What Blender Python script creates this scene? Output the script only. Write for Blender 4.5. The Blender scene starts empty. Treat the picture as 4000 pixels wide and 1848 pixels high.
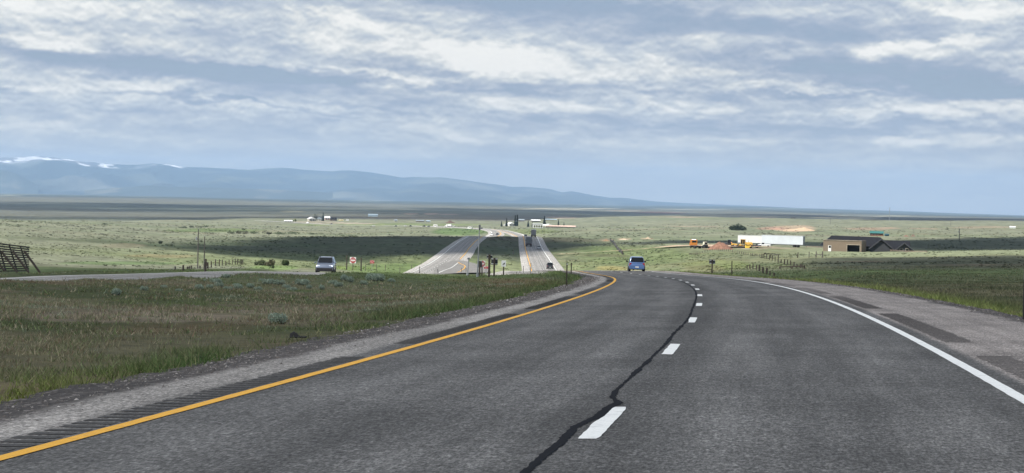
import bpy, bmesh, math, random
import numpy as np
from mathutils import Vector, Matrix
random.seed(7); RNG = np.random.default_rng(7)
sc = bpy.context.scene
C = sc.collection
R = math.radians
# ------------------------------------------------------------------ camera model
F = 8028.2; ROLL = R(1.29); HC = 750.0; PIT = math.atan((924 - HC) / F); EZ = 1.35
def ray(px, py):
    """direction (x, 1, z) of a photograph pixel (4000 x 1848)"""
    a, b = px - 2000.0, py - 924.0
    c, s = math.cos(ROLL), math.sin(ROLL)
    X = a * c + b * s; V = -a * s + b * c
    d, v = 1.0, -V / F
    y = d * math.cos(PIT) + v * math.sin(PIT); z = -d * math.sin(PIT) + v * math.cos(PIT)
    return (X / F) / y, z / y
def proj(x, y, z):
    z = z - EZ
    d = y * math.cos(PIT) - z * math.sin(PIT); v = y * math.sin(PIT) + z * math.cos(PIT)
    X = F * x / d; V = -F * v / d
    c, s = math.cos(ROLL), math.sin(ROLL)
    return 2000 + X * c - V * s, 924 + X * s + V * c
cam = bpy.data.objects.new('camera', bpy.data.cameras.new('camera')); C.objects.link(cam)
cam.data.sensor_width = 36; cam.data.lens = 36 * F / 4000; cam.data.clip_end = 200000; cam.data.clip_start = .3
cam.matrix_world = Matrix.Translation((0, 0, EZ)) @ (Matrix.Rotation(R(90) - PIT, 4, 'X') @ Matrix.Rotation(ROLL, 4, 'Z'))
sc.camera = cam
# ------------------------------------------------------------------ noise helpers
def vnoise(x, y, seed=0):
    xi = np.floor(x).astype(np.int64); yi = np.floor(y).astype(np.int64)
    fx = x - xi; fy = y - yi
    fx = fx * fx * (3 - 2 * fx); fy = fy * fy * (3 - 2 * fy)
    def h(a, b):
        n = (a * 374761393 + b * 668265263 + seed * 974711) & 0x7fffffff
        n = ((n ^ (n >> 13)) * 1274126177) & 0x7fffffff
        return ((n ^ (n >> 16)) & 0xffff) / 65535.0
    return (h(xi, yi) * (1 - fx) + h(xi + 1, yi) * fx) * (1 - fy) + (h(xi, yi + 1) * (1 - fx) + h(xi + 1, yi + 1) * fx) * fy
def fbm(x, y, o=4, seed=0):
    t = 0; a = 1; s = 0
    for k in range(o):
        t = t + a * (vnoise(x, y, seed + k) - .5); s += a; a *= .5; x = x * 2.03 + 17.1; y = y * 2.03 + 5.3
    return t / s * 2
def sstep(a, b, x):
    t = np.clip((x - a) / (b - a), 0, 1); return t * t * (3 - 2 * t)
# ------------------------------------------------------------------ near road (fitted curve)
RX0, RY0, RTH, RK0, RK1, RK2 = .765, 16.18, .1252, .000785, -1.275e-6, 2.6e-8
_S = np.arange(-160, 560, .5)
_Sp = np.clip(_S, 0, 215)
_H = RTH - (RK0 * _Sp + RK1 * _Sp ** 2 / 2 + RK2 * _Sp ** 3 / 6)
_H = np.where(_S > 215, _H + (0.0 - _H) * np.clip((_S - 215) / 120, 0, 1), _H)
_i0 = int(np.argmin(abs(_S)))
_X = np.concatenate([[0], np.cumsum(np.sin(_H[:-1]) * .5)]); _Y = np.concatenate([[0], np.cumsum(np.cos(_H[:-1]) * .5)])
_X = _X - _X[_i0] + RX0; _Y = _Y - _Y[_i0] + RY0
def zc(s):
    s = np.asarray(s, float); a = np.clip(s, -25, 190)
    z = EZ - 1.7971 - .02607 * a - 3.3e-6 * a ** 3 / 6 + 5.16e-8 * a ** 4 / 24
    z = z - .02607 * np.minimum(s + 25, 0) * .4
    b = np.maximum(s - 190, 0)                       # beyond the crest it falls away to the valley
    g0 = -.0338
    return z + g0 * b - .000085 * np.minimum(b, 170) ** 2 - .0289 * np.maximum(b - 170, 0) * .0 
def road_pt(s, n, dz=0.0):
    s = np.asarray(s, float); n = np.asarray(n, float)
    X = np.interp(s, _S, _X); Y = np.interp(s, _S, _Y); H = np.interp(s, _S, _H)
    z = zc(s) - (.0217 - 1.165e-5 * np.clip(s, 0, 200)) * n
    return np.stack([X - np.cos(H) * n, Y + np.sin(H) * n, z + dz + 0 * X], -1)
_cs = np.arange(-150, 300, 2.0); _CP = road_pt(_cs, 0 * _cs)
def to_sn(x, y):
    x = np.asarray(x, float).ravel(); y = np.asarray(y, float).ravel()
    d = (x[:, None] - _CP[None, :, 0]) ** 2 + (y[:, None] - _CP[None, :, 1]) ** 2
    i = d.argmin(1); s = _cs[i]
    H = np.interp(s, _S, _H)
    dx = x - _CP[i, 0]; dy = y - _CP[i, 1]
    s2 = s + dx * np.sin(H) + dy * np.cos(H)
    H2 = np.interp(s2, _S, _H)
    P = road_pt(s2, 0 * s2)
    n = -(x - P[:, 0]) * np.cos(H2) + (y - P[:, 1]) * np.sin(H2)
    return s2, n
# ------------------------------------------------------------------ terrain profiles: column pixel -> (depth, pixel row | z)
def Zp(px, Y, py): return EZ + ray(px, py)[1] * Y
COLS = {
 0:    [(0, -0.3), (20, -.7), (40, -1.4), (60, -2.0), (80, 'p1097'), (98, -4.3), (125, 'p1081'), (170, 'p1075'), (200, 'p1052'), (250, 'p1022'), (400, 'p965'), (700, 'p915'), (1100, 'p882'), (1650, 'p857'), (2300, -50.), (4500, 'p838'), (8000, 'p800'), (12000, 'p775'), (20000, 'p760'), (40000, 'p756'), (52000, -420.), (80000, -700.)],
 700:  [(0, -0.3), (20, -.7), (40, -1.45), (80, -2.75), (110, 'p1081'), (135, -5.0), (158, 'p1067'), (200, 'p1059'), (240, 'p1050'), (300, 'p1045'), (350, 'p1038'), (450, 'p1008'), (600, 'p975'), (800, 'p950'), (1100, 'p925'), (1600, 'p893'), (2300, 'p872'), (3000, 'p857'), (3500, -63.), (4500, 'p848'), (8000, 'p812'), (12000, 'p785'), (20000, 'p772'), (40000, 'p771'), (52000, -420.), (80000, -700.)],
 350:  [(0, -0.3), (20, -.7), (40, -1.42), (70, -2.35), (95, 'p1089'), (115, -4.75), (140, 'p1073'), (185, 'p1063'), (215, 'p1050'), (300, 'p1020'), (400, 'p988'), (700, 'p932'), (1100, 'p904'), (1650, 'p874'), (2000, 'p862'), (2700, -53.), (4500, 'p843'), (8000, 'p806'), (12000, 'p780'), (20000, 'p766'), (40000, 'p763'), (52000, -420.), (80000, -700.)],
 1000: [(0, -0.3), (20, -.72), (40, -1.5), (80, -2.9), (110, -3.9), (145, 'p1067'), (168, -6.1), (200, 'p1057'), (230, 'p1051'), (300, 'p1048'), (400, 'p1042'), (500, 'p1020'), (600, 'p998'), (800, 'p960'), (1090, 'p927'), (1300, -32.), (1700, 'p905'), (2300, 'p882'), (3200, 'p862'), (3700, -57.), (4500, 'p848'), (8000, 'p815'), (12000, 'p792'), (20000, 'p779'), (40000, 'p776'), (52000, -420.), (80000, -700.)],
 1300: [(0, -0.3), (20, -.75), (40, -1.6), (80, -3.1), (120, -4.2), (160, -5.5), (200, 'p1056'), (240, -9.0), (400, 'p1050'), (500, 'p1043'), (600, 'p1020'), (700, 'p990'), (900, 'p950'), (1090, 'p924'), (1300, -30.3), (1700, 'p915'), (2300, 'p892'), (3200, 'p872'), (3400, 'p865'), (4500, 'p848'), (8000, 'p818'), (12000, 'p800'), (20000, 'p785'), (40000, 'p782'), (52000, -420.), (80000, -700.)],
 1700: [(0, -0.3), (20, -.75), (40, -1.6), (80, -3.2), (120, -4.5), (160, -5.85), (205, 'p1074'), (350, -15.5), (500, 'p1071'), (560, 'p1052'), (690, 'p992'), (850, 'p955'), (1080, 'p923'), (1300, -30.), (1700, 'p905'), (2300, 'p889'), (3200, 'p872'), (4500, 'p852'), (8000, 'p825'), (12000, 'p808'), (20000, 'p793'), (40000, 'p789'), (52000, -420.), (80000, -700.)],
 2000: [(0, -0.3), (20, -.75), (40, -1.6), (80, -3.2), (120, -4.6), (160, -5.9), (205, 'p1079'), (350, -15.6), (500, 'p1075'), (560, 'p1060'), (690, 'p1012'), (903, 'p962'), (1085, 'p924'), (1300, -29.3), (1550, 'p915'), (2300, 'p890'), (3200, 'p873'), (4500, 'p858'), (8000, 'p830'), (12000, 'p815'), (20000, 'p800'), (40000, 'p795'), (52000, -420.), (80000, -700.)],
 2200: [(0, -0.3), (20, -.7), (40, -1.6), (80, -3.2), (120, -4.6), (160, -5.9), (207, 'p1080'), (350, -15.3), (520, 'p1075'), (570, 'p1067'), (690, 'p1022'), (903, 'p967'), (1085, 'p929'), (1300, 'p918'), (1700, 'p905'), (2300, 'p890'), (3200, 'p870'), (3700, 'p853'), (4400, -57.), (8000, 'p833'), (12000, 'p820'), (20000, 'p805'), (40000, 'p798'), (52000, -420.), (80000, -700.)],
 2400: [(0, -0.3), (20, -.7), (40, -1.6), (80, -3.2), (120, -4.7), (160, -6.0), (207, 'p1081'), (350, -14.), (450, 'p1074'), (560, 'p1045'), (690, 'p1010'), (780, 'p985'), (900, 'p962'), (1085, 'p938'), (1500, 'p913'), (2300, 'p885'), (3200, 'p862'), (3700, 'p848'), (4500, -55.), (8000, 'p840'), (12000, 'p825'), (20000, 'p812'), (40000, 'p803'), (52000, -420.), (80000, -700.)],
 2650: [(0, -0.3), (20, -.7), (40, -1.5), (80, -3.1), (120, -4.6), (160, -5.9), (207, 'p1079'), (300, 'p1075'), (450, 'p1040'), (600, 'p1005'), (740, 'p975'), (850, 'p961'), (1000, 'p945'), (1500, 'p912'), (2300, 'p883'), (3200, 'p858'), (3700, 'p845'), (4500, -55.), (8000, 'p842'), (12000, 'p829'), (20000, 'p815'), (40000, 'p804'), (52000, -420.), (80000, -700.)],
 2900: [(0, -0.2), (20, -.6), (40, -1.4), (80, -2.9), (120, -4.3), (160, -5.7), (200, 'p1072'), (300, 'p1045'), (450, 'p1013'), (600, 'p990'), (780, 'p969'), (860, 'p960'), (1000, 'p945'), (1500, 'p910'), (2300, 'p880'), (3200, 'p855'), (3500, 'p851'), (4300, -52.), (8000, 'p843'), (12000, 'p832'), (20000, 'p818'), (40000, 'p806'), (52000, -420.), (80000, -700.)],
 3400: [(0, -0.1), (20, -.5), (40, -1.2), (80, -2.3), (110, 'p1106'), (150, 'p1080'), (250, 'p1043'), (400, 'p1014'), (600, 'p993'), (780, 'p981'), (860, 'p979'), (1000, 'p958'), (1500, 'p920'), (2300, 'p890'), (3200, 'p868'), (4000, 'p858'), (4600, -50.), (8000, 'p852'), (12000, 'p843'), (20000, 'p833'), (40000, 'p822'), (52000, -420.), (80000, -700.)],
 4000: [(0, -0.1), (20, -.4), (45, 'p1228'), (80, 'p1150'), (150, 'p1088'), (250, 'p1040'), (400, 'p1006'), (600, 'p985'), (700, 'p979'), (900, 'p974'), (1200, 'p950'), (1500, 'p930'), (2300, 'p896'), (3200, 'p874'), (4000, 'p862'), (4700, -46.), (8000, 'p858'), (12000, 'p855'), (20000, 'p848'), (40000, 'p843'), (52000, -420.), (80000, -700.)],
}
_LY = np.concatenate([[-3], np.linspace(math.log(4), math.log(80000), 900)])
def pchip(xk, yk, x):
    h = np.diff(xk); d = np.diff(yk) / h; n = len(xk); m = np.zeros(n)
    m[0], m[-1] = d[0], d[-1]
    for i in range(1, n - 1):
        if d[i - 1] * d[i] > 0:
            w1 = 2 * h[i] + h[i - 1]; w2 = h[i] + 2 * h[i - 1]
            m[i] = (w1 + w2) / (w1 / d[i - 1] + w2 / d[i])
    i = np.clip(np.searchsorted(xk, x) - 1, 0, n - 2); t = (x - xk[i]) / h[i]
    return (2*t**3-3*t*t+1)*yk[i] + (t**3-2*t*t+t)*h[i]*m[i] + (-2*t**3+3*t*t)*yk[i+1] + (t**3-t*t)*h[i]*m[i+1]
_cpx = np.array(sorted(COLS), float); _cu = np.array([ray(p, 960)[0] for p in _cpx]); _tab = []
for p in sorted(COLS):
    k = [(Y, Zp(p, Y, float(v[1:])) if isinstance(v, str) else v) for Y, v in COLS[p]]
    _tab.append(pchip(np.array([a for a, b in k], float), np.array([b for a, b in k], float), np.exp(_LY)))
_tab = np.array(_tab)
def natural(x, y):
    r = np.hypot(x, y); ang = np.arctan2(x, y); ac = np.clip(ang, -.32, .32)
    Yv = r * np.cos(ac); u = np.tan(ac)
    ly = np.log(np.maximum(Yv, .06)); g = np.interp(ly, _LY, np.arange(len(_LY)))
    j = np.clip(g.astype(int), 0, len(_LY) - 2); t = g - j
    i = np.clip(np.searchsorted(_cu, u) - 1, 0, len(_cu) - 2)
    w = np.clip((u - _cu[i]) / (_cu[i + 1] - _cu[i]), 0, 1); w = w * w * (3 - 2 * w) * .6 + w * .4
    v = lambda a: _tab[a, j] * (1 - t) + _tab[a, j + 1] * t
    return v(i) * (1 - w) + v(i + 1) * w
FAR_R = []      # centre lines of the far carriageways, filled below (list of arrays)
def height(x, y, rough=True, cut=True):
    x = np.asarray(x, float); y = np.asarray(y, float); shp = np.broadcast(x, y).shape
    x = np.broadcast_to(x, shp).ravel().copy(); y = np.broadcast_to(y, shp).ravel().copy()
    z = natural(x, y); r = np.hypot(x, y)
    if rough:
        a = np.clip(r / 100, .25, 1) * .16
        z = z + a * fbm(x / 7, y / 7, 3, 3) + np.clip((r - 200) / 800, 0, 1) * .7 * fbm(x / 60, y / 60, 3, 9) + np.clip((r - 1500) / 6000, 0, 1) * 5 * fbm(x / 500, y / 900, 4, 21)
    m = (y < 275) & (y > -130) & (abs(x) < 80)
    if m.any():
        s, n = to_sn(x[m], y[m])
        zr = road_pt(s, np.clip(n, -6.9, 5.6))[:, 2] - .07
        zr = zr - .10 * sstep(5.2, 7.5, n) - .10 * sstep(6.6, 9, -n)
        w = 1 - sstep(6.0, 17, np.where(n > 0, n, -n - 1.0))
        w = w * (1 - sstep(215, 262, s))
        z[m] = z[m] * (1 - w) + (zr + (z[m] - natural(x[m], y[m])) * sstep(5.6, 7, abs(n))) * w
    if cut:
        for P, hw, dz in FAR_R:
            m = (y > P[0, 1] - 30) & (y < P[-1, 1] + 30) & (abs(np.interp(y, P[:, 1], P[:, 0]) - x) < hw * 4 + 10)
            if m.any():
                xm, ym = x[m], y[m]
                dmin = np.full(len(xm), 1e9); zz = np.zeros(len(xm))
                for b in range(0, len(xm), 20000):
                    q = slice(b, b + 20000)
                    d = (xm[q, None] - P[None, :, 0]) ** 2 + (ym[q, None] - P[None, :, 1]) ** 2
                    i = d.argmin(1); dmin[q] = np.sqrt(d[np.arange(len(i)), i]); zz[q] = P[i, 2]
                k = 1 - sstep(hw, hw * 1.3 + np.clip(ym - 250, 0, 1000) * .006, dmin)
                z[m] = z[m] * (1 - k) + (zz - dz) * k
    return z.reshape(shp)
_HY = np.exp(np.linspace(math.log(9), math.log(65000), 2600))
def hit(px, py):
    ux, uz = ray(px, py)
    h = height(ux * _HY, _HY, rough=False, cut=False) - (EZ + uz * _HY)
    k = int(np.argmax(h > 0))
    if k == 0: k = len(_HY) - 1
    a, b = -h[k - 1], h[k]; t = a / (a + b) if a + b > 0 else 0
    Y = _HY[k - 1] + (_HY[k] - _HY[k - 1]) * t
    return float(ux * Y), float(Y)
def at(px, py):
    """ground point under a pixel and metres per photograph pixel there"""
    x, y = hit(px, py)
    return Vector((x, y, float(height(np.array([x]), np.array([y]))[0]))), y / F
# ------------------------------------------------------------------ materials
MATS = {}
def nd(nt, t, **k):
    n = nt.nodes.new(t)
    for a, b in k.items():
        if a in n.inputs: n.inputs[a].default_value = b
        else: setattr(n, a, b)
    return n
def new_mat(name):
    m = bpy.data.materials.new(name); m.use_nodes = True; nt = m.node_tree
    return m, nt, nt.nodes['Principled BSDF'], nt.links.new
def ramp(nt, stops):
    r = nt.nodes.new('ShaderNodeValToRGB'); e = r.color_ramp.elements
    while len(e) < len(stops): e.new(.5)
    for k, (p, c) in enumerate(stops):
        e[k].position = p; e[k].color = (*c, 1) if len(c) == 3 else c
    return r
def mat(name, col, rough=.6, metal=0., var=.25, scale=3., coat=0., bump=0., spec=None):
    if name in MATS: return MATS[name]
    m, nt, b, L = new_mat(name)
    tc = nd(nt, 'ShaderNodeTexCoord'); no = nd(nt, 'ShaderNodeTexNoise', Scale=scale, Detail=5., Roughness=.6)
    L(tc.outputs['Object'], no.inputs['Vector'])
    lo = tuple(c * (1 - var) for c in col); hi = tuple(min(1, c * (1 + var)) for c in col)
    r = ramp(nt, [(.3, lo), (.7, hi)]); L(no.outputs[0], r.inputs[0]); L(r.outputs[0], b.inputs['Base Color'])
    b.inputs['Roughness'].default_value = rough; b.inputs['Metallic'].default_value = metal
    if spec is not None: b.inputs['Specular IOR Level'].default_value = spec
    if coat: b.inputs['Coat Weight'].default_value = coat
    if bump:
        bp = nd(nt, 'ShaderNodeBump', Strength=bump, Distance=.02); L(no.outputs[0], bp.inputs['Height']); L(bp.outputs[0], b.inputs['Normal'])
    MATS[name] = m; return m
def tint_mat(name, rough=.85, trans=0.2, sat=1.):
    if name in MATS: return MATS[name]
    m, nt, b, L = new_mat(name)
    a = nd(nt, 'ShaderNodeAttribute', attribute_name='tint'); L(a.outputs['Color'], b.inputs['Base Color'])
    b.inputs['Roughness'].default_value = rough; b.inputs['Specular IOR Level'].default_value = .15
    if trans:
        t = nd(nt, 'ShaderNodeBsdfTranslucent'); L(a.outputs['Color'], t.inputs[0]); mx = nd(nt, 'ShaderNodeMixShader'); mx.inputs[0].default_value = trans
        L(b.outputs[0], mx.inputs[1]); L(t.outputs[0], mx.inputs[2]); L(mx.outputs[0], nt.nodes['Material Output'].inputs[0])
    MATS[name] = m; return m
# ------------------------------------------------------------------ mesh helpers
def tag(o, label=None, cat=None, group=None, kind=None):
    if label: o['label'] = label
    if cat: o['category'] = cat
    if group: o['group'] = group
    if kind: o['kind'] = kind
    return o
def empty(name, loc, rz=0, label=None, cat=None, group=None):
    o = bpy.data.objects.new(name, None); C.objects.link(o); o.location = loc; o.rotation_euler = (0, 0, rz); o.empty_display_size = .3
    return tag(o, label, cat, group)
def np_mesh(name, V, Fc, m=None, smooth=True, attrs=None, parent=None):
    me = bpy.data.meshes.new(name); V = np.asarray(V, np.float32).reshape(-1, 3); Fc = np.asarray(Fc, np.int32); k = Fc.shape[1]
    me.vertices.add(len(V)); me.vertices.foreach_set('co', V.ravel())
    me.loops.add(Fc.size); me.loops.foreach_set('vertex_index', Fc.ravel())
    me.polygons.add(len(Fc)); me.polygons.foreach_set('loop_start', np.arange(0, Fc.size, k, dtype=np.int32))
    me.polygons.foreach_set('use_smooth', np.full(len(Fc), smooth))
    me.update(calc_edges=True)
    for nme, arr in (attrs or {}).items():
        arr = np.asarray(arr, np.float32)
        if arr.ndim == 1: me.attributes.new(nme, 'FLOAT', 'POINT').data.foreach_set('value', arr)
        else:
            if arr.shape[1] == 3: arr = np.concatenate([arr, np.ones((len(arr), 1), np.float32)], 1)
            me.attributes.new(nme, 'FLOAT_COLOR', 'POINT').data.foreach_set('color', arr.ravel())
    if m: me.materials.append(m)
    o = bpy.data.objects.new(name, me); C.objects.link(o); o.parent = parent
    return o
def grid_faces(nr, nc):
    i = np.arange(nr * nc).reshape(nr, nc)
    return np.stack([i[:-1, :-1], i[:-1, 1:], i[1:, 1:], i[1:, :-1]], -1).reshape(-1, 4)
class MB:
    def __init__(s): s.v = []; s.f = []
    def add(s, vs, fs):
        k = len(s.v); s.v += [tuple(p) for p in vs]; s.f += [tuple(i + k for i in q) for q in fs]; return s
    def box(s, c, d, rz=0, rx=0, taper=1.):
        x, y, z = d[0] / 2, d[1] / 2, d[2] / 2
        vs = [(-x, -y, -z), (x, -y, -z), (x, y, -z), (-x, y, -z), (-x * taper, -y * taper, z), (x * taper, -y * taper, z), (x * taper, y * taper, z), (-x * taper, y * taper, z)]
        M = Matrix.Translation(c) @ Matrix.Rotation(rz, 4, 'Z') @ Matrix.Rotation(rx, 4, 'X')
        return s.add([M @ Vector(p) for p in vs], [(0, 3, 2, 1), (4, 5, 6, 7), (0, 1, 5, 4), (1, 2, 6, 5), (2, 3, 7, 6), (3, 0, 4, 7)])
    def cyl(s, a, b, r0, r1=None, n=8):
        r1 = r0 if r1 is None else r1; a = Vector(a); b = Vector(b); d = (b - a).normalized()
        u = d.orthogonal().normalized(); w = d.cross(u)
        vs = [a + (u * math.cos(t) + w * math.sin(t)) * r0 for t in [2 * math.pi * k / n for k in range(n)]] + [b + (u * math.cos(t) + w * math.sin(t)) * r1 for t in [2 * math.pi * k / n for k in range(n)]]
        return s.add(vs, [(k, (k + 1) % n, n + (k + 1) % n, n + k) for k in range(n)] + [tuple(range(n - 1, -1, -1)), tuple(range(n, 2 * n))])
    def bar(s, a, b, w, h):
        a = Vector(a); b = Vector(b); d = (b - a).normalized(); u = d.cross(Vector((0, 0, 1)))
        u = u.normalized() if u.length > 1e-4 else Vector((1, 0, 0)); q = u.cross(d)
        vs = [p + u * i * w / 2 + q * j * h / 2 for p in (a, b) for i, j in ((-1, -1), (1, -1), (1, 1), (-1, 1))]
        return s.add(vs, [(0, 1, 2, 3), (7, 6, 5, 4), (0, 4, 5, 1), (1, 5, 6, 2), (2, 6, 7, 3), (3, 7, 4, 0)])
    def prism(s, poly, y0, y1):
        """polygon in x-z extruded along y"""
        n = len(poly)
        return s.add([(x, y0, z) for x, z in poly] + [(x, y1, z) for x, z in poly], [tuple(range(n)), tuple(range(2 * n - 1, n - 1, -1))] + [(k, n + k, n + (k + 1) % n, (k + 1) % n) for k in range(n)])
    def prismx(s, poly, x0, x1):
        """polygon in y-z extruded along x"""
        n = len(poly)
        return s.add([(x0, y, z) for y, z in poly] + [(x1, y, z) for y, z in poly], [tuple(range(n - 1, -1, -1)), tuple(range(n, 2 * n))] + [(k, (k + 1) % n, n + (k + 1) % n, n + k) for k in range(n)])
    def loft(s, rings):
        n = len(rings[0]); vs = [p for r in rings for p in r]; fs = []
        for i in range(len(rings) - 1):
            for k in range(n): fs.append((i * n + k, i * n + (k + 1) % n, (i + 1) * n + (k + 1) % n, (i + 1) * n + k))
        fs += [tuple(range(n - 1, -1, -1)), tuple(range((len(rings) - 1) * n, len(rings) * n))]
        return s.add(vs, fs)
    def build(s, name, m, parent=None, bevel=0, smooth=False, loc=None):
        me = bpy.data.meshes.new(name); me.from_pydata(s.v, [], s.f)
        bm = bmesh.new(); bm.from_mesh(me); bmesh.ops.recalc_face_normals(bm, faces=bm.faces)
        bm.to_mesh(me); bm.free(); me.materials.append(m)
        if smooth:
            for p in me.polygons: p.use_smooth = True
        o = bpy.data.objects.new(name, me); C.objects.link(o); o.parent = parent
        if loc: o.location = loc
        if bevel:
            md = o.modifiers.new('bevel', 'BEVEL'); md.width = bevel; md.segments = 2; md.limit_method = 'ANGLE'; md.angle_limit = R(35)
        return o
def kids(o): return list(o.children)
def copy_tree(o, parent=None):
    c = o.copy(); C.objects.link(c)
    for k in ('label', 'group'):
        pass
    c.parent = parent
    for ch in kids(o): copy_tree(ch, c)
    return c
def place(o, p, rz=None, sc_=None):
    o.location = p
    if rz is not None: o.rotation_euler = (0, 0, rz)
    if sc_ is not None: o.scale = (sc_,) * 3 if not isinstance(sc_, tuple) else sc_
    return o
# ------------------------------------------------------------------ far carriageways: centre lines
def pxY(px, Y):
    u = ray(px, 930)[0]; return (u * Y, Y)
def centre(pts, step=6.0):
    P = np.array(pts, float); t = np.concatenate([[0], np.cumsum(np.hypot(*np.diff(P, axis=0).T))])
    tt = np.arange(0, t[-1], step)
    X = pchip(t, P[:, 0], tt); Y = pchip(t, P[:, 1], tt)
    for _ in range(6):
        X[1:-1] = (X[:-2] + 2 * X[1:-1] + X[2:]) / 4; Y[1:-1] = (Y[:-2] + 2 * Y[1:-1] + Y[2:]) / 4
    Z = height(X, Y, rough=False, cut=False)
    k = np.ones(9) / 9; Z = np.convolve(np.pad(Z, 4, mode='edge'), k, 'valid')
    return np.stack([X, Y, Z + .05], 1)
e0 = road_pt(232, 0)
right_c = centre([(e0[0], e0[1]), (9.6, 330), (9.9, 430)] + [hit(*p) for p in ((2145, 1070), (2121, 1047), (2098.5, 1000), (2082, 962), (2073, 930))] +
    [pxY(*p) for p in ((2062, 1200), (2050, 1350), (2026, 1500), (1988, 1700), (1945, 1950), (1885, 2150), (1800, 2350), (1650, 2600), (1450, 2850), (1250, 3050), (1000, 3250))])
left_c = centre([(-50, -110), (-42, 0), (-35.3, 60), (-28.9, 115), (-24.5, 155), (-19.6, 212), (-18.5, 300), (-20.5, 420)] + [hit(*p) for p in ((1690, 1052), (1722, 1034), (1750, 1014), (1777, 990), (1797, 968), (1822, 946), (1850, 928))] +
    [pxY(*p) for p in ((1872, 1200), (1912, 1400), (1938, 1550), (1934, 1700), (1908, 1900), (1860, 2130), (1775, 2330), (1620, 2560))])
FAR_R += [(right_c, 6.6, .4), (left_c, 6.0, .4)]
def offset(P, n):
    d = np.gradient(P[:, :2], axis=0); d /= np.hypot(d[:, 0], d[:, 1])[:, None] + 1e-9
    n = np.broadcast_to(np.asarray(n, float), (len(P),))
    return np.stack([P[:, 0] - d[:, 1] * n, P[:, 1] + d[:, 0] * n, P[:, 2]], 1)
def strip(name, rows, m, parent=None, attrs=True):
    """rows: list of (k,3) arrays from left to right"""
    A = np.stack(rows, 1); nr, nc = A.shape[:2]
    return np_mesh(name, A.reshape(-1, 3), grid_faces(nr, nc)[:, ::-1], m, True, attrs if isinstance(attrs, dict) else None, parent)
# ------------------------------------------------------------------ land colours (ground cover, with shade and sunlight put into some tones)
BLOBS = [(520, 1240, 460, 22, (.27, .22, .175), .6), (1150, 1215, 260, 14, (.26, .215, .17), .5), # px, py, rx, ry, colour, strength : patches of ground colour
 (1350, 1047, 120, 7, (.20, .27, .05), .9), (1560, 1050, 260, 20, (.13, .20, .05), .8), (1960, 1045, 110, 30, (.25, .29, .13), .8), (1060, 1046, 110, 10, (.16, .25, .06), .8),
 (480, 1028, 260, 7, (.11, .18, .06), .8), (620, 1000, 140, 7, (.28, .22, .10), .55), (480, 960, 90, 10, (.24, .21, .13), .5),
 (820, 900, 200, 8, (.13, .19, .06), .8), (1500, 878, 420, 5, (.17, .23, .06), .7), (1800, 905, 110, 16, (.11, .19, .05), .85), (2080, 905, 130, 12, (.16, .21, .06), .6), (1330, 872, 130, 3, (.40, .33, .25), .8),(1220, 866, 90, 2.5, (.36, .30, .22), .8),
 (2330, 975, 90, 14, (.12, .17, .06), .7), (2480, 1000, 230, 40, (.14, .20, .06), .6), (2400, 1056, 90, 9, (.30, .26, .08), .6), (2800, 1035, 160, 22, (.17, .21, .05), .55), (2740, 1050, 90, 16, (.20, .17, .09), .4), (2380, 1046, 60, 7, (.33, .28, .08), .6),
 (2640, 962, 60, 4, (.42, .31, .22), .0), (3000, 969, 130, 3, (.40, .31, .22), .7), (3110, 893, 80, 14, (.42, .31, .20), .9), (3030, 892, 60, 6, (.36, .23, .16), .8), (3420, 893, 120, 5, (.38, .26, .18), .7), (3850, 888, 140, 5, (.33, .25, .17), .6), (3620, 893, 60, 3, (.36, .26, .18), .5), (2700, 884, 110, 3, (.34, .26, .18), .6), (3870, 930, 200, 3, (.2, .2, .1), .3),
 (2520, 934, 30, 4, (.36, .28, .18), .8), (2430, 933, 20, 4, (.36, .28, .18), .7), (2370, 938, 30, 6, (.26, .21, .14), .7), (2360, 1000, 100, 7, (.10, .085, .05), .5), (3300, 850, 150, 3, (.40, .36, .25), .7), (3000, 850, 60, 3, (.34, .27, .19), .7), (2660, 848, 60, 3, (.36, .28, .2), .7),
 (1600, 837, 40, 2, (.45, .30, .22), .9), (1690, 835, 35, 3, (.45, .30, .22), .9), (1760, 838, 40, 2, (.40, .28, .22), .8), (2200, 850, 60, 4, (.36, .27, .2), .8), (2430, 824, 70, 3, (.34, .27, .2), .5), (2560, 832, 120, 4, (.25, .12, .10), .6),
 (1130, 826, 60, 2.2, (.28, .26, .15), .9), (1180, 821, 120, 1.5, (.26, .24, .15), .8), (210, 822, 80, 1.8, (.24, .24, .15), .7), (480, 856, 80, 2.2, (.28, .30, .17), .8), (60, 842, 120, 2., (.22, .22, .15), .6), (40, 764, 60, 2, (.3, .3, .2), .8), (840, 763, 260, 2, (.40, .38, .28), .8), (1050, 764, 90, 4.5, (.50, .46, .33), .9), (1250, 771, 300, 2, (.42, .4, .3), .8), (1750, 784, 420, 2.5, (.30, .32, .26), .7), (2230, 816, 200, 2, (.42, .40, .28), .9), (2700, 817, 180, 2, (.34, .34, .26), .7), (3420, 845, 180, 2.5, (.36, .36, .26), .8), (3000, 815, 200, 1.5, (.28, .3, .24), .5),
 (3800, 955, 420, 20, (.10, .115, .07), .7), (3600, 858, 250, 4, (.06, .06, .045), .9), (1960, 1095, 260, 10, (.20, .14, .08), .5), (2060, 1110, 160, 14, (.17, .11, .065), .5),  # first patch: painted darkening that deepens the shadow band there
]
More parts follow.
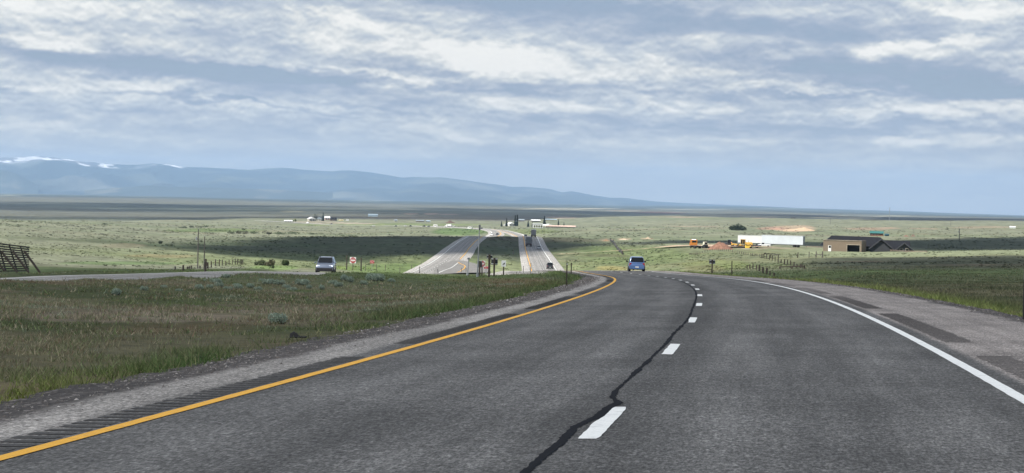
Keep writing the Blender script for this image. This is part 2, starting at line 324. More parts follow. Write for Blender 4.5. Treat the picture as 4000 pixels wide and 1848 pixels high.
def land(x, y, z, front):
    n = len(x); r = np.hypot(x, y); Y = np.maximum(y, 1.)
    px, py = proj(x, np.maximum(y, 2.), z)
    px = np.where(front, px, 2000.); 
    col = np.empty((n, 3))
    def put(c, w):
        nonlocal col
        col += (np.array(c)[None] - col) * np.clip(w, 0, 1)[:, None]
    n1 = fbm(x / 9, y / 12, 4, 31); n2 = fbm(x / 60, y / 45, 5, 41); n3 = fbm(x / 300, y / 220, 5, 51); n4 = fbm(x / 1500, y / 4500, 4, 61); n5 = fbm(x / 3, y / 3, 3, 71)
    col[:] = (.205, .222, .142)                                    # pale sage grassland
    put((.15, .20, .095), sstep(.0, .5, n3) * .5); put((.26, .27, .16), sstep(.1, .6, n2) * .45); put((.14, .165, .09), sstep(.1, .5, -n2) * .5)
    put((.24, .20, .12), sstep(.2, .6, fbm(x / 110, y / 70, 4, 81)) * .5)
    # hill with a darker green ground colour
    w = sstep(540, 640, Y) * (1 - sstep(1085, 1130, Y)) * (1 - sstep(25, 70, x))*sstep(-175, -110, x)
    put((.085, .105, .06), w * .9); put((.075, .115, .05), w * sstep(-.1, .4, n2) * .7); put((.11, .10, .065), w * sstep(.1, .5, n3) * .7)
    # right slopes
    w = sstep(215, 260, Y) * (1 - sstep(800, 950, Y)) * sstep(8, 18, x)
    put((.165, .192, .092), w * .85); put((.137, .182, .07), w * sstep(0, .4, n2) * .7); put((.24, .235, .12), w * sstep(.0, .45, n1) * .55); put((.20, .19, .085), w * sstep(.15, .5, fbm(x / 12, y / 25, 3, 91)) * .5)
    w2 = sstep(60, 100, Y) * (1 - sstep(430, 470, Y)) * sstep(3020, 3300, px)  # shaded field: shade put into a darker ground colour
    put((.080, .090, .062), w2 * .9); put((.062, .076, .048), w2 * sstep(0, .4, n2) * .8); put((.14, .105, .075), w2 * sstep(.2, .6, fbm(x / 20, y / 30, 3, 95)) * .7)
    w3 = sstep(460, 520, Y) * (1 - sstep(800, 850, Y)) * sstep(3000, 3200, px)  # sunlit strip: sunlight put into a paler ground colour
    put((.24, .275, .15), w3 * .8)
    # valley meadow beyond the crest
    w = sstep(330, 420, Y) * (1 - sstep(640, 720, Y)) * (1 - sstep(20, 40, x)) * sstep(-120, -60, x)
    put((.17, .22, .075), w * .7); put((.23, .25, .11), w * sstep(.0, .4, n1) * .5)
    # near median and verge
    w = (1 - sstep(205, 235, Y))
    put((.15, .142, .085), w); put((.075, .09, .04), w * sstep(-.15, .35, n1)); put((.17, .145, .105), w * sstep(.05, .5, fbm(x / 4, y / 6, 4, 33)) * .75); put((.15, .105, .07), w * sstep(.15, .5, fbm(x / 6, y / 10, 3, 35)) * .5)
    put((.10, .125, .06), w * sstep(85, 130, Y) * .8); put((.11, .165, .06), w * sstep(145, 190, Y) * .7)
    # the far shrub plain
    w = sstep(3500, 4300, Y)
    put((.15, .155, .118), w); put((.105, .13, .095), w * sstep(-.1, .4, n4) * .8); put((.16, .165, .13), sstep(7000, 10500, Y) * .8); put((.12, .115, .08), w * sstep(.1, .5, n3) * .5); put((.12, .10, .08), w * sstep(.2, .5, -n4) * .6)
    w = sstep(13500, 16000, Y)
    st = fbm(x / 6000, y / 1800, 4, 66)
    put((.085, .105, .09), w); put((.26, .26, .18), w * sstep(.25, .6, st) * .8); put((.05, .07, .06), w * sstep(.05, .4, -st) * .8)
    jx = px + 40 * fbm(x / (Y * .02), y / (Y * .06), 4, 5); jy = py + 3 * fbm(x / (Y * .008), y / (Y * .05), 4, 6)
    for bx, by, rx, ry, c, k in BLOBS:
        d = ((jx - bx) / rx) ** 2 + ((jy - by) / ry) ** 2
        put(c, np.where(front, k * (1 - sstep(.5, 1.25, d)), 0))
    lum = (col @ np.array([.3, .59, .11]))[:, None]; col += (lum * np.array([[1.0, 1.02, .98]]) - col) * (.20 * sstep(150, 230, Y))[:, None]
    spk = 1 + .20 * n5 * (Y < 300) + .55 * fbm(x / 2.0, y / 7, 3, 15) * sstep(150, 300, Y) * (1 - sstep(900, 1300, Y)) + .42 * fbm(x / 8, y / 30, 3, 16) * sstep(700, 1200, Y) * (1 - sstep(4000, 6000, Y)) + .3 * fbm(x / 90, y / 300, 3, 17) * sstep(3000, 5000, Y)
    return np.clip(col * spk[:, None] * .79, .008, .9)
# ------------------------------------------------------------------ terrain sheet
ang = np.concatenate([np.linspace(-math.pi, -.36, 90)[:-1], np.linspace(-.36, .36, 820), np.linspace(.36, math.pi, 90)[1:]])
rad = np.concatenate([[.5, 2, 4], np.exp(np.linspace(math.log(6), math.log(49500), 880))])
A, Rr = np.meshgrid(ang, rad); TX = Rr * np.sin(A); TY = Rr * np.cos(A); fl = TX.ravel(), TY.ravel()
TZ = height(*fl)
front = (abs(A.ravel()) < .45)
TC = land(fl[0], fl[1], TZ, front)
gm, nt, b, L = new_mat('ground_cover')
a = nd(nt, 'ShaderNodeAttribute', attribute_name='tint'); tc = nd(nt, 'ShaderNodeTexCoord')
n_ = nd(nt, 'ShaderNodeTexNoise', Scale=1.7, Detail=9., Roughness=.72); L(tc.outputs['Object'], n_.inputs['Vector'])
r_ = ramp(nt, [(.28, (.45, .45, .45)), (.5, (1, 1, 1)), (.74, (1.6, 1.5, 1.35))]); L(n_.outputs[0], r_.inputs[0])
mx = nd(nt, 'ShaderNodeMix', data_type='RGBA', blend_type='MULTIPLY'); mx.inputs[0].default_value = .8
L(a.outputs['Color'], mx.inputs[6]); L(r_.outputs[0], mx.inputs[7]); L(mx.outputs[2], b.inputs['Base Color'])
b.inputs['Roughness'].default_value = .95; b.inputs['Specular IOR Level'].default_value = .08
n2_ = nd(nt, 'ShaderNodeTexNoise', Scale=4., Detail=6., Roughness=.7); L(tc.outputs['Object'], n2_.inputs['Vector'])
bp = nd(nt, 'ShaderNodeBump', Strength=.8, Distance=.15); L(n2_.outputs[0], bp.inputs['Height']); L(bp.outputs[0], b.inputs['Normal'])
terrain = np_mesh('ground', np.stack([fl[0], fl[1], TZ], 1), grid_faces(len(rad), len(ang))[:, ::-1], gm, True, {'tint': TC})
tag(terrain, kind='structure')
# ------------------------------------------------------------------ the near carriageway
def noise_at(nt, L, vec, scale, detail=6., rough=.65, dim='3D'):
    n = nd(nt, 'ShaderNodeTexNoise', Scale=scale, Detail=detail, Roughness=rough); L(vec, n.inputs['Vector']); return n.outputs[0]
def math_(nt, L, op, a, b=None, c=None):
    n = nd(nt, 'ShaderNodeMath', operation=op)
    for i, v in enumerate((a, b, c)):
        if v is None: continue
        if isinstance(v, (int, float)): n.inputs[i].default_value = v
        else: L(v, n.inputs[i])
    return n.outputs[0]
def mrange(nt, L, v, a, b, lo=0., hi=1.):
    n = nd(nt, 'ShaderNodeMapRange', interpolation_type='SMOOTHSTEP'); L(v, n.inputs[0])
    for i, k in enumerate((a, b, lo, hi)): n.inputs[i + 1].default_value = k
    return n.outputs[0]
def mixc(nt, L, f, a, b, bt='MIX'):
    n = nd(nt, 'ShaderNodeMix', data_type='RGBA', blend_type=bt)
    for i, v in ((0, f), (6, a), (7, b)):
        if isinstance(v, (int, float)): n.inputs[i].default_value = v
        elif isinstance(v, tuple): n.inputs[i].default_value = (*v, 1)
        else: L(v, n.inputs[i])
    return n.outputs[2]
def road_material(name, ASPH, SHO, GRAV, lo_sh=3.85, grav=True):
    m, nt, b, L = new_mat(name)
    at_n = nd(nt, 'ShaderNodeAttribute', attribute_name='n').outputs['Fac']; at_s = nd(nt, 'ShaderNodeAttribute', attribute_name='s').outputs['Fac']
    tc = nd(nt, 'ShaderNodeTexCoord').outputs['Object']
    cb = nd(nt, 'ShaderNodeCombineXYZ'); L(at_n, cb.inputs[0]); L(math_(nt, L, 'MULTIPLY', at_s, .05), cb.inputs[1])
    streak = noise_at(nt, L, cb.outputs[0], 2.6, 6., .6)
    cb2 = nd(nt, 'ShaderNodeCombineXYZ'); L(at_n, cb2.inputs[0]); L(math_(nt, L, 'MULTIPLY', at_s, .22), cb2.inputs[1])
    agg = math_(nt, L, 'MULTIPLY', mrange(nt, L, noise_at(nt, L, cb2.outputs[0], 44., 4., .8), .34, .68, .45, 1.72), mrange(nt, L, noise_at(nt, L, cb2.outputs[0], 17., 3., .7), .36, .66, .80, 1.22))
    fine = noise_at(nt, L, tc, 55., 3., .7); mid = noise_at(nt, L, tc, 9., 6., .75); big = noise_at(nt, L, tc, .35, 4., .6)
    vor = nd(nt, 'ShaderNodeTexVoronoi', Scale=38.); L(tc, vor.inputs['Vector'])
    sp = mrange(nt, L, fine, .35, .68, .45, 1.75); sp2 = mrange(nt, L, mid, .3, .7, .80, 1.22); st = mrange(nt, L, streak, .3, .7, .82, 1.18); bg = mrange(nt, L, big, .3, .7, .80, 1.18)
    stone = nd(nt, 'ShaderNodeSeparateColor'); L(vor.outputs['Color'], stone.inputs[0])
    ston = mrange(nt, L, stone.outputs[0], .6, 1., .88, 1.45)
    k = math_(nt, L, 'MULTIPLY', math_(nt, L, 'MULTIPLY', agg, sp2), math_(nt, L, 'MULTIPLY', math_(nt, L, 'MULTIPLY', st, bg), ston))
    nj = math_(nt, L, 'ADD', at_n, math_(nt, L, 'MULTIPLY', math_(nt, L, 'SUBTRACT', mid, .5), .55))
    nj2 = math_(nt, L, 'ADD', at_n, math_(nt, L, 'MULTIPLY', math_(nt, L, 'SUBTRACT', big, .5), 1.1))
    nj2 = math_(nt, L, 'ADD', nj2, math_(nt, L, 'MULTIPLY', math_(nt, L, 'SUBTRACT', mid, .5), .5))
    # wheel paths: a little paler and smoother
    wp = math_(nt, L, 'ABSOLUTE', math_(nt, L, 'SUBTRACT', math_(nt, L, 'ABSOLUTE', at_n), 1.8)); wp = math_(nt, L, 'ABSOLUTE', math_(nt, L, 'SUBTRACT', wp, .9))
    wpf = mrange(nt, L, wp, .12, .65, 1.16, .93)
    ctr = mrange(nt, L, math_(nt, L, 'ABSOLUTE', nj2), .15, .75, .84, 1.)
    asph = mixc(nt, L, 1., ASPH, math_(nt, L, 'MULTIPLY', wpf, ctr), 'MULTIPLY')
    shl = mrange(nt, L, nj, lo_sh, lo_sh + .35); shr = mrange(nt, L, nj, -lo_sh + .02, -lo_sh - .1)
    c = mixc(nt, L, shl, asph, SHO[0]); c = mixc(nt, L, shr, c, SHO[1])
    if grav:
        gl = mrange(nt, L, nj2, 4.5, 4.8); gr = mrange(nt, L, nj2, -6.15, -6.6)
        c = mixc(nt, L, gl, c, GRAV); c = mixc(nt, L, gr, c, GRAV)
        stn = nd(nt, 'ShaderNodeTexVoronoi', Scale=16.); L(tc, stn.inputs['Vector']); s3 = nd(nt, 'ShaderNodeSeparateColor'); L(stn.outputs['Color'], s3.inputs[0])
        pale = math_(nt, L, 'MULTIPLY', mrange(nt, L, s3.outputs[1], .86, .95), math_(nt, L, 'ADD', gl, gr)); c = mixc(nt, L, math_(nt, L, 'MULTIPLY', pale, .55), c, (.30, .27, .25))
    c = mixc(nt, L, 1., c, k, 'MULTIPLY'); L(c, b.inputs['Base Color'])
    b.inputs['Roughness'].default_value = .85; b.inputs['Specular IOR Level'].default_value = .25
    bp = nd(nt, 'ShaderNodeBump', Strength=.7, Distance=.012); L(math_(nt, L, 'ADD', fine, stone.outputs[0]), bp.inputs['Height']); L(bp.outputs[0], b.inputs['Normal'])
    return m
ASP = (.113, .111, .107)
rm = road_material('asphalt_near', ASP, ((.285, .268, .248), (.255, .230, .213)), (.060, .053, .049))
ss = np.concatenate([np.arange(-120, -12, 2.), np.arange(-12, 40, .3), np.arange(40, 262, 1.)])
nn = np.concatenate([np.linspace(6.6, 5.0, 9), np.linspace(4.7, 3.4, 8), np.linspace(3., -3.4, 15), np.linspace(-3.7, -6.2, 10), np.linspace(-6.4, -7.7, 9)])
Sg, Ng = np.meshgrid(ss, nn, indexing='ij')
RP = road_pt(Sg.ravel(), Ng.ravel())
nv, sv = Ng.ravel(), Sg.ravel()
RP[:, 2] -= .05 * sstep(4.7, 5.6, nv) + .22 * sstep(5.5, 6.6, nv) + .04 * sstep(6.3, 6.8, -nv) + .22 * sstep(6.9, 7.7, -nv)
RP[:, 2] += .03 * fbm(RP[:, 0] * 2.2, RP[:, 1] * 2.2, 3, 8) * (sstep(4.9, 5.6, nv) + sstep(6.4, 7., -nv)) + .06 * fbm(RP[:, 0] * .6, RP[:, 1] * .6, 3, 18) * (sstep(5.2, 5.9, nv) + sstep(6.7, 7.2, -nv))
road = np_mesh('road', RP, grid_faces(len(ss), len(nn)), rm, True, {'n': nv, 's': sv}); tag(road, kind='structure')
# ------------------------------------------------------------------ painted markings
def paint(name, col, wear=.12, rough=.6):
    m, nt, b, L = new_mat(name)
    tc = nd(nt, 'ShaderNodeTexCoord').outputs['Object']
    f = noise_at(nt, L, tc, 60., 3., .7); g = noise_at(nt, L, tc, 6., 6., .7)
    c = mixc(nt, L, mrange(nt, L, math_(nt, L, 'ADD', math_(nt, L, 'MULTIPLY', f, .4), math_(nt, L, 'MULTIPLY', g, .6)), .52, .62, 0., wear * 2.6), col, tuple(x * .35 + .03 for x in col))
    c = mixc(nt, L, 1., c, mrange(nt, L, f, .3, .7, .85, 1.1), 'MULTIPLY')
    L(c, b.inputs['Base Color']); b.inputs['Roughness'].default_value = rough; b.inputs['Specular IOR Level'].default_value = .3
    bp = nd(nt, 'ShaderNodeBump', Strength=.5, Distance=.005); L(f, bp.inputs['Height']); L(bp.outputs[0], b.inputs['Normal'])
    return m
YEL = paint('yellow_paint', (.82, .42, .026), .2); WHT = paint('white_paint', (.86, .87, .84), .2)
s_ = np.concatenate([np.arange(-60, 60, .25), np.arange(60, 258, 1.)])
def line(name, n0, w, m, dz=.006):
    j = .006 * fbm(s_ * 3, s_ * 0, 3, 4); j2 = .006 * fbm(s_ * 3, s_ * 0 + 9, 3, 14)
    o = strip(name, [road_pt(s_, n0 + w / 2 + j, dz), road_pt(s_, n0 - w / 2 + j2, dz)], m); return tag(o, kind='structure')
line('yellow_edge_line', 3.6, .125, YEL); line('white_edge_line', -3.6, .14, WHT)
for k in range(-4, 21):
    c0 = k * 12.19; t = np.linspace(-1.52, 1.52, 26)
    e1 = .075 + .012 * fbm(t * 5 + k * 7, t * 0, 3, 2) ; e2 = .075 + .006 * fbm(t * 6 + k * 3, t * 0 + 4, 3, 3)
    e1 = e1 * (1 - .25 * sstep(1.35, 1.52, abs(t)) * random.random()); e2 = e2 * (1 - .25 * sstep(1.35, 1.52, abs(t)) * random.random())
    if k in (0, 2): e1 = e1 - .035 * sstep(-.2, .9, t) * (k == 0) - .02 * sstep(.2, -1., t) * (k == 2)
    sk = .05 * (random.random() - .3)
    o = strip('lane_dash', [road_pt(c0 + t + sk, e1, .006), road_pt(c0 + t - sk, -e2, .006)], WHT); tag(o, kind='structure')
# tar-sealed seam beside the dashes
def to_road(px, py):
    ux, uz = ray(px, py); Y = np.linspace(9, 220, 9000)
    s, n = None, None
    lo, hi = 8., 230.
    for _ in range(40):
        md = (lo + hi) / 2; s, n = to_sn([ux * md], [md]); z = road_pt(s, n)[0, 2]
        if EZ + uz * md > z: lo = md
        else: hi = md
    return float(s[0]), float(n[0])
SEAM = [(1960, 1925), (2051.5, 1845), (2126, 1780), (2196, 1724), (2247, 1668), (2289, 1649), (2345, 1626), (2387, 1589), (2420, 1574), (2390, 1551.5), (2405.6, 1528), (2475, 1463), (2545, 1398), (2601, 1342), (2634, 1300), (2654.7, 1282), (2679.5, 1257), (2695, 1232.5), (2704, 1207.7), (2713.7, 1182.9), (2720, 1161), (2717, 1139), (2704, 1124), (2686, 1111)]
sp = np.array([to_road(*p) for p in SEAM]); o_ = np.argsort(sp[:, 0]); sp = sp[o_]
sp = np.concatenate([[[-60, .3], [-20, .35]], sp[sp[:, 0] > -19], [[100, .2], [140, .15], [200, .2]]]); keep = np.concatenate([[True], np.diff(sp[:, 0]) > .05]); sp = sp[keep]
su = np.concatenate([np.arange(-30, 60, .06), np.arange(60, 200, .4)]); cn = np.interp(su, sp[:, 0], sp[:, 1]) + .012 * fbm(su * 2, su * 0, 4, 77)
wd = .027 + .018 * fbm(su * 1.3, su * 0 + 3, 4, 78) + .014 * fbm(su * 9, su * 0 + 3, 3, 79) + .02 * np.exp(-((su - 1) / 1.2) ** 2)
tar = mat('tar', (.010, .011, .014), .9, 0, .4, 30., spec=.08)
tag(strip('tar_seam', [road_pt(su, cn + wd, .0045), road_pt(su, cn - wd, .0045)], tar), kind='structure')
# ground-in rumble strips: rows of short grooves with a raised lip, in panels
def rumble(name, n0, n1, panels, m):
    V = []; Fc = []
    for a, b_ in panels:
        s = a
        while s < b_:
            j = random.uniform(-.02, .02); w = .085
            for q, dz in ((-w, .004), (-w * .5, .0035), (w * .5, .0035), (w, .004)):
                for n in np.linspace(n0 + j, n1 + j, 4): V.append(road_pt(s + q + random.uniform(-.008, .008), n, dz))
            k = len(V) - 16
            for i in range(3):
                for c in range(3): Fc.append((k + i * 4 + c, k + i * 4 + c + 1, k + i * 4 + c + 5, k + i * 4 + c + 4))
            s += .305
    return tag(np_mesh(name, V, Fc, m, False), kind='structure')
rmm = mat('milled_asphalt', (.05, .047, .044), .9, 0, .55, 24., bump=.5)
panel_m, nt, b, L = new_mat('milled_panel')
rumble('rumble_strip', 4.05, 3.72, [(-60 + 18.3 * k, -60 + 18.3 * k + 14.6) for k in range(17)], rmm)
rumble('rumble_strip', -3.98, -4.42, [(-3.3 + 18.6 * k, -3.3 + 18.6 * k + 14.4) for k in range(-3, 11)] , mat('milled_asphalt_worn', (.125, .112, .104), .9, 0, .45, 24., bump=.5))
# ------------------------------------------------------------------ far carriageways
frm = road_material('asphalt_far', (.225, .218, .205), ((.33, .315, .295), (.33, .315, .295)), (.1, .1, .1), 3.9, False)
def far_road(P, name):
    ns = [6.3, 5.0, 3.9, 3.2, 1.8, 0, -1.8, -3.2, -3.9, -5.0, -6.3]
    rows = [offset(P, n) for n in ns]
    for r, n in zip(rows, ns): r[:, 2] += -.02 * abs(n) * .5 - (.3 if abs(n) > 6 else 0)
    t = np.concatenate([[0], np.cumsum(np.hypot(*np.diff(P[:, :2], axis=0).T))])
    return tag(strip(name, rows, frm, attrs={'n': np.tile(ns, len(P)), 's': np.repeat(t, len(ns))}), kind='structure')
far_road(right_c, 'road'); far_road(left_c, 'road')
def sub(P, y0, y1): return P[(P[:, 1] >= y0) & (P[:, 1] <= y1)]
def far_line(P, n, w, m, name, y0=0, y1=2000):
    Q = sub(P, y0, y1); g = np.clip(Q[:, 1] / 500, 1, 3) * w / 2
    a, b_ = offset(Q, n + g), offset(Q, n - g); z = .03 - .01 * abs(n)
    a[:, 2] += z; b_[:, 2] += z
    return tag(strip(name, [a, b_], m), kind='structure')
far_line(right_c, 3.6, .16, YEL, 'yellow_edge_line', 258, 2000); far_line(right_c, -3.6, .16, WHT, 'white_edge_line', 258, 2000)
far_line(left_c, -3.6, .16, YEL, 'yellow_edge_line', 640, 1800); far_line(left_c, 3.6, .16, WHT, 'white_edge_line', -100, 1800)
for P in (right_c, left_c):
    for y in np.arange(262, 1150, 12.19):
        Q = sub(P, y - 14, y + 16)
        if len(Q) < 3: continue
        tt = np.linspace(y, y + 3.05, 4); Q = np.stack([np.interp(tt, Q[:, 1], Q[:, 0]), tt, np.interp(tt, Q[:, 1], Q[:, 2])], 1)
        a, b_ = offset(Q, .09), offset(Q, -.09); a[:, 2] += .035; b_[:, 2] += .035
        tag(strip('lane_dash', [a, b_], WHT), kind='structure')
def px_strip(name, pts, w, m, dz, kind='structure', jitter=0.):
    """sheet of constant width along ground points given under photograph pixels"""
    P = np.array([hit(*p) for p in pts]); t = np.concatenate([[0], np.cumsum(np.hypot(*np.diff(P, axis=0).T))]); tt = np.linspace(0, t[-1], int(t[-1] / 1.5) + 4)
    X = pchip(t, P[:, 0], tt); Y = pchip(t, P[:, 1], tt); Q = np.stack([X, Y, 0 * X], 1)
    ww = np.interp(tt / t[-1], np.linspace(0, 1, len(w)), w) if isinstance(w, (list, tuple)) else np.full(len(X), w)
    rows = []
    for f_ in (.5, .25, 0, -.25, -.5):
        r = offset(Q, ww * f_ + jitter * fbm(tt / 6, tt * 0 + f_ * 30, 3, 5)); r[:, 2] = height(r[:, 0], r[:, 1]) + dz; rows.append(r)
    return tag(strip(name, rows, m), kind=kind)
# median crossover with its turn pocket
px_strip('crossover', [(1792, 1020), (1800, 1040), (1806, 1058), (1790, 1072)], [3, 14, 15, 12], frm, .42)
px_strip('yellow_edge_line', [(1789, 1028), (1800, 1034), (1814, 1041), (1817, 1048), (1808, 1058), (1786, 1069)], .22, YEL, .5)
px_strip('white_edge_line', [(1789, 1030), (1765, 1047), (1735, 1060), (1715, 1067)], .18, WHT, .5)
dirt = mat('driveway_dirt', (.40, .29, .20), .95, 0, .25, .6, bump=.4)
px_strip('driveway', [(2180, 998), (2260, 993), (2350, 988), (2450, 982), (2540, 973), (2620, 966), (2700, 964), (2800, 966), (2900, 969), (3020, 971)], [5, 5, 5.5, 6, 8, 13, 16, 16, 14, 8], dirt, .6, jitter=1.2)
# ------------------------------------------------------------------ sun, sky, clouds, haze
SUN_EL, SUN_AZ = R(53), math.atan2(-.80, -.60)          # behind the camera, from the left
SUND = Vector((math.sin(SUN_AZ) * math.cos(SUN_EL), math.cos(SUN_AZ) * math.cos(SUN_EL), math.sin(SUN_EL)))
sl = bpy.data.lights.new('sun', 'SUN'); sl.energy = 5.0; sl.angle = R(.5); sl.color = (1, .955, .88)
so = bpy.data.objects.new('sun', sl); C.objects.link(so); so.rotation_euler = SUND.to_track_quat('Z', 'Y').to_euler(); so.location = (0, -20, 60)
W = bpy.data.worlds.new('World'); sc.world = W; W.use_nodes = True; nt = W.node_tree; L = nt.links.new
bg = nt.nodes['Background']
sky = nd(nt, 'ShaderNodeTexSky', sky_type='NISHITA', sun_disc=False, sun_elevation=SUN_EL, sun_rotation=SUN_AZ, altitude=2000., air_density=1., dust_density=1., ozone_density=1.2)
geo = nd(nt, 'ShaderNodeTexCoord').outputs['Generated']
nrm = nd(nt, 'ShaderNodeVectorMath', operation='NORMALIZE'); L(geo, nrm.inputs[0])
sx = nd(nt, 'ShaderNodeSeparateXYZ'); L(nrm.outputs[0], sx.inputs[0])
M = lambda op, a, b=None, c=None: math_(nt, L, op, a, b, c)
az = M('MULTIPLY', M('ARCTAN2', sx.outputs[0], sx.outputs[1]), 8.028)
el = M('MULTIPLY', M('ARCSINE', sx.outputs[2]), 8.028); elp = M('MAXIMUM', el, .0)
def comb(a, b, c=0.):
    n = nd(nt, 'ShaderNodeCombineXYZ')
    for i, v in enumerate((a, b, c)):
        if isinstance(v, (int, float)): n.inputs[i].default_value = v
        else: L(v, n.inputs[i])
    return n.outputs[0]
pu = M('DIVIDE', az, M('ADD', elp, .55)); pv = M('LOGARITHM', M('ADD', elp, .13), 2.718)
P1 = comb(M('MULTIPLY', pu, .62), M('MULTIPLY', pv, 2.6), 3.7)
P2 = comb(az, M('MULTIPLY', el, 2.3), 1.3)
def noi(v, s, d=7., r=.58, dist=0., lac=2.1):
    n = nd(nt, 'ShaderNodeTexNoise', Scale=s, Detail=d, Roughness=r, Distortion=dist, Lacunarity=lac); L(v, n.inputs['Vector']); return n
n1 = noi(P1, 1.9, 7., .52, .2); n2 = noi(P2, 4.6, 9., .6, .1); n3 = noi(P2, 1.6, 6., .55)
wrp = nd(nt, 'ShaderNodeSeparateColor'); L(n2.outputs['Color'], wrp.inputs[0]); wrl = nd(nt, 'ShaderNodeSeparateColor'); L(n3.outputs['Color'], wrl.inputs[0])
WU = M('ADD', M('ADD', az, M('MULTIPLY', M('SUBTRACT', wrp.outputs[0], .5), .34)), M('MULTIPLY', M('SUBTRACT', wrl.outputs[0], .5), .35))
WV = M('ADD', M('ADD', el, M('MULTIPLY', M('SUBTRACT', wrp.outputs[1], .5), .13)), M('MULTIPLY', M('SUBTRACT', wrl.outputs[1], .5), .08))
CL = [ # px, py, rx, ry, tilt, amount : bright (+) and blue-grey (-) cloud masses
 (1650, 205, 560, 62, .04, .50), (1950, 235, 420, 70, .05, .42), (2560, 250, 360, 45, .03, .30), (1330, 75, 190, 40, .25, .38), (1600, 120, 400, 26, .08, .22),
 (330, 25, 560, 60, .03, .32), (110, 55, 160, 60, .0, .2), (190, 155, 190, 42, -.05, .36), (560, 320, 210, 34, -.02, .36), (170, 345, 220, 18, -.08, .3), (1500, 283, 330, 14, .05, .3),
 (3640, 175, 330, 42, -.16, .55), (3760, 25, 330, 46, .08, .40), (2110, 418, 270, 30, .03, .40), (3370, 462, 85, 20, .0, .34), (3560, 430, 260, 36, .03, .28), (3900, 400, 260, 26, .02, .30), (2740, 405, 240, 30, .0, .2),
 (3900, 55, 260, 40, 0, .2), (3520, 545, 170, 28, -.05, .3), (1800, 448, 160, 24, .05, .26), (1850, 538, 55, 18, 0, .24), (1235, 525, 50, 20, 0, .24), (130, 495, 180, 18, -.04, .2), (860, 415, 300, 18, .03, .12), (2500, 590, 380, 26, 0, .12), (1420, 545, 330, 30, 0, .10), (2950, 230, 240, 24, -.1, .2), (600, 540, 500, 30, 0, .08),(3000, 330, 420, 16, .02, .22),
 (560, 248, 700, 44, .05, -.4), (1250, 285, 420, 22, .02, -.15), (2250, 40, 720, 66, .04, -.4), (3050, 120, 620, 46, -.02, -.26), (2900, 190, 700, 28, .04, -.2), (3300, 262, 760, 32, .02, -.36), (3700, 335, 560, 40, .02, -.5), (3150, 362, 420, 12, .0, -.22), (1500, 315, 900, 16, .04, -.24), (620, 372, 420, 13, .04, -.24), (1000, 408, 420, 10, .08, -.18), (2400, 345, 500, 15, 0, -.22), (700, 120, 520, 40, .05, -.12), (3700, 490, 400, 20, .05, -.2), (1500, 410, 500, 14, .03, -.18), (3300, 80, 300, 20, -.1, -.1), (2250, 470, 340, 12, 0, -.14), (3000, 470, 420, 14, .02, .18), (2900, 560, 500, 14, .01, .16), (3800, 560, 300, 22, .0, .2), (3300, 610, 500, 16, .0, .12), (2300, 545, 300, 18, .02, .16), (900, 480, 420, 16, .03, .16), (300, 560, 360, 20, .0, .16), (1500, 600, 420, 16, .02, .12), (2600, 505, 500, 10, .02, -.16), (3300, 512, 420, 12, 0, -.16), (600, 450, 420, 10, .03, -.14), (1200, 570, 400, 10, .02, -.1)]
acc = None
for px, py, rx, ry, tl, amt in CL:
    ux, uz = ray(px, py); d = Vector((ux, 1, uz)).normalized(); a0 = math.atan2(d.x, d.y) * 8.028; e0_ = math.asin(d.z) * 8.028
    du = M('MULTIPLY', M('SUBTRACT', WU, a0), 1000. / rx)
    dv = M('MULTIPLY', M('ADD', M('SUBTRACT', WV, e0_), M('MULTIPLY', M('SUBTRACT', WU, a0), tl + .0225)), 1000. / ry)
    ln = M('SQRT', M('ADD', M('MULTIPLY', du, du), M('MULTIPLY', dv, dv)))
    f = mrange(nt, L, ln, 1.45 if amt < 0 else 1.2, .12 if amt < 0 else .3, 0., amt * (1.25 if amt < 0 else 1.0))
    acc = f if acc is None else M('ADD', acc, f)
pf = lambda o: noi(comb(az, M('MULTIPLY', M('ADD', el, o), 1.75), 7.7), 11., 8., .56, .15)
n5 = pf(0.); n5b = pf(.014)
rel = M('MULTIPLY', M('SUBTRACT', n5.outputs[0], n5b.outputs[0]), 1.0)
mass = M('ADD', M('ADD', M('MULTIPLY', acc, 1.0), M('MULTIPLY', M('SUBTRACT', n1.outputs[0], .5), 1.35)), M('MULTIPLY', M('SUBTRACT', n2.outputs[0], .5), 1.0))
lit = mrange(nt, L, mass, -.25, .22, .45, 1.)
dn = M('MULTIPLY', M('ADD', M('MULTIPLY', M('SUBTRACT', n5.outputs[0], .47), .62), rel), lit)
t = M('ADD', M('ADD', mass, dn), .455)
low = mrange(nt, L, el, .45, .05, 0., 1.); t = M('ADD', M('MULTIPLY', M('SUBTRACT', t, .47), M('SUBTRACT', 1., M('MULTIPLY', low, .15))), .47)
cr = ramp(nt, [(0., (.275, .335, .445)), (.18, (.335, .395, .505)), (.36, (.425, .475, .56)), (.54, (.53, .575, .625)), (.74, (.68, .70, .70)), (1., (.86, .855, .83))]); L(t, cr.inputs[0])
skyk = mixc(nt, L, 1., sky.outputs[0], (.095, .095, .095), 'MULTIPLY')
cov = mrange(nt, L, t, -.1, .25, .82, .985)
front_c = mixc(nt, L, 1., mixc(nt, L, cov, skyk, cr.outputs[0]), (.77, .765, .755), 'MULTIPLY')
front_c = mixc(nt, L, mrange(nt, L, el, .34, .0, 0., .75), front_c, (.44, .43, .395))
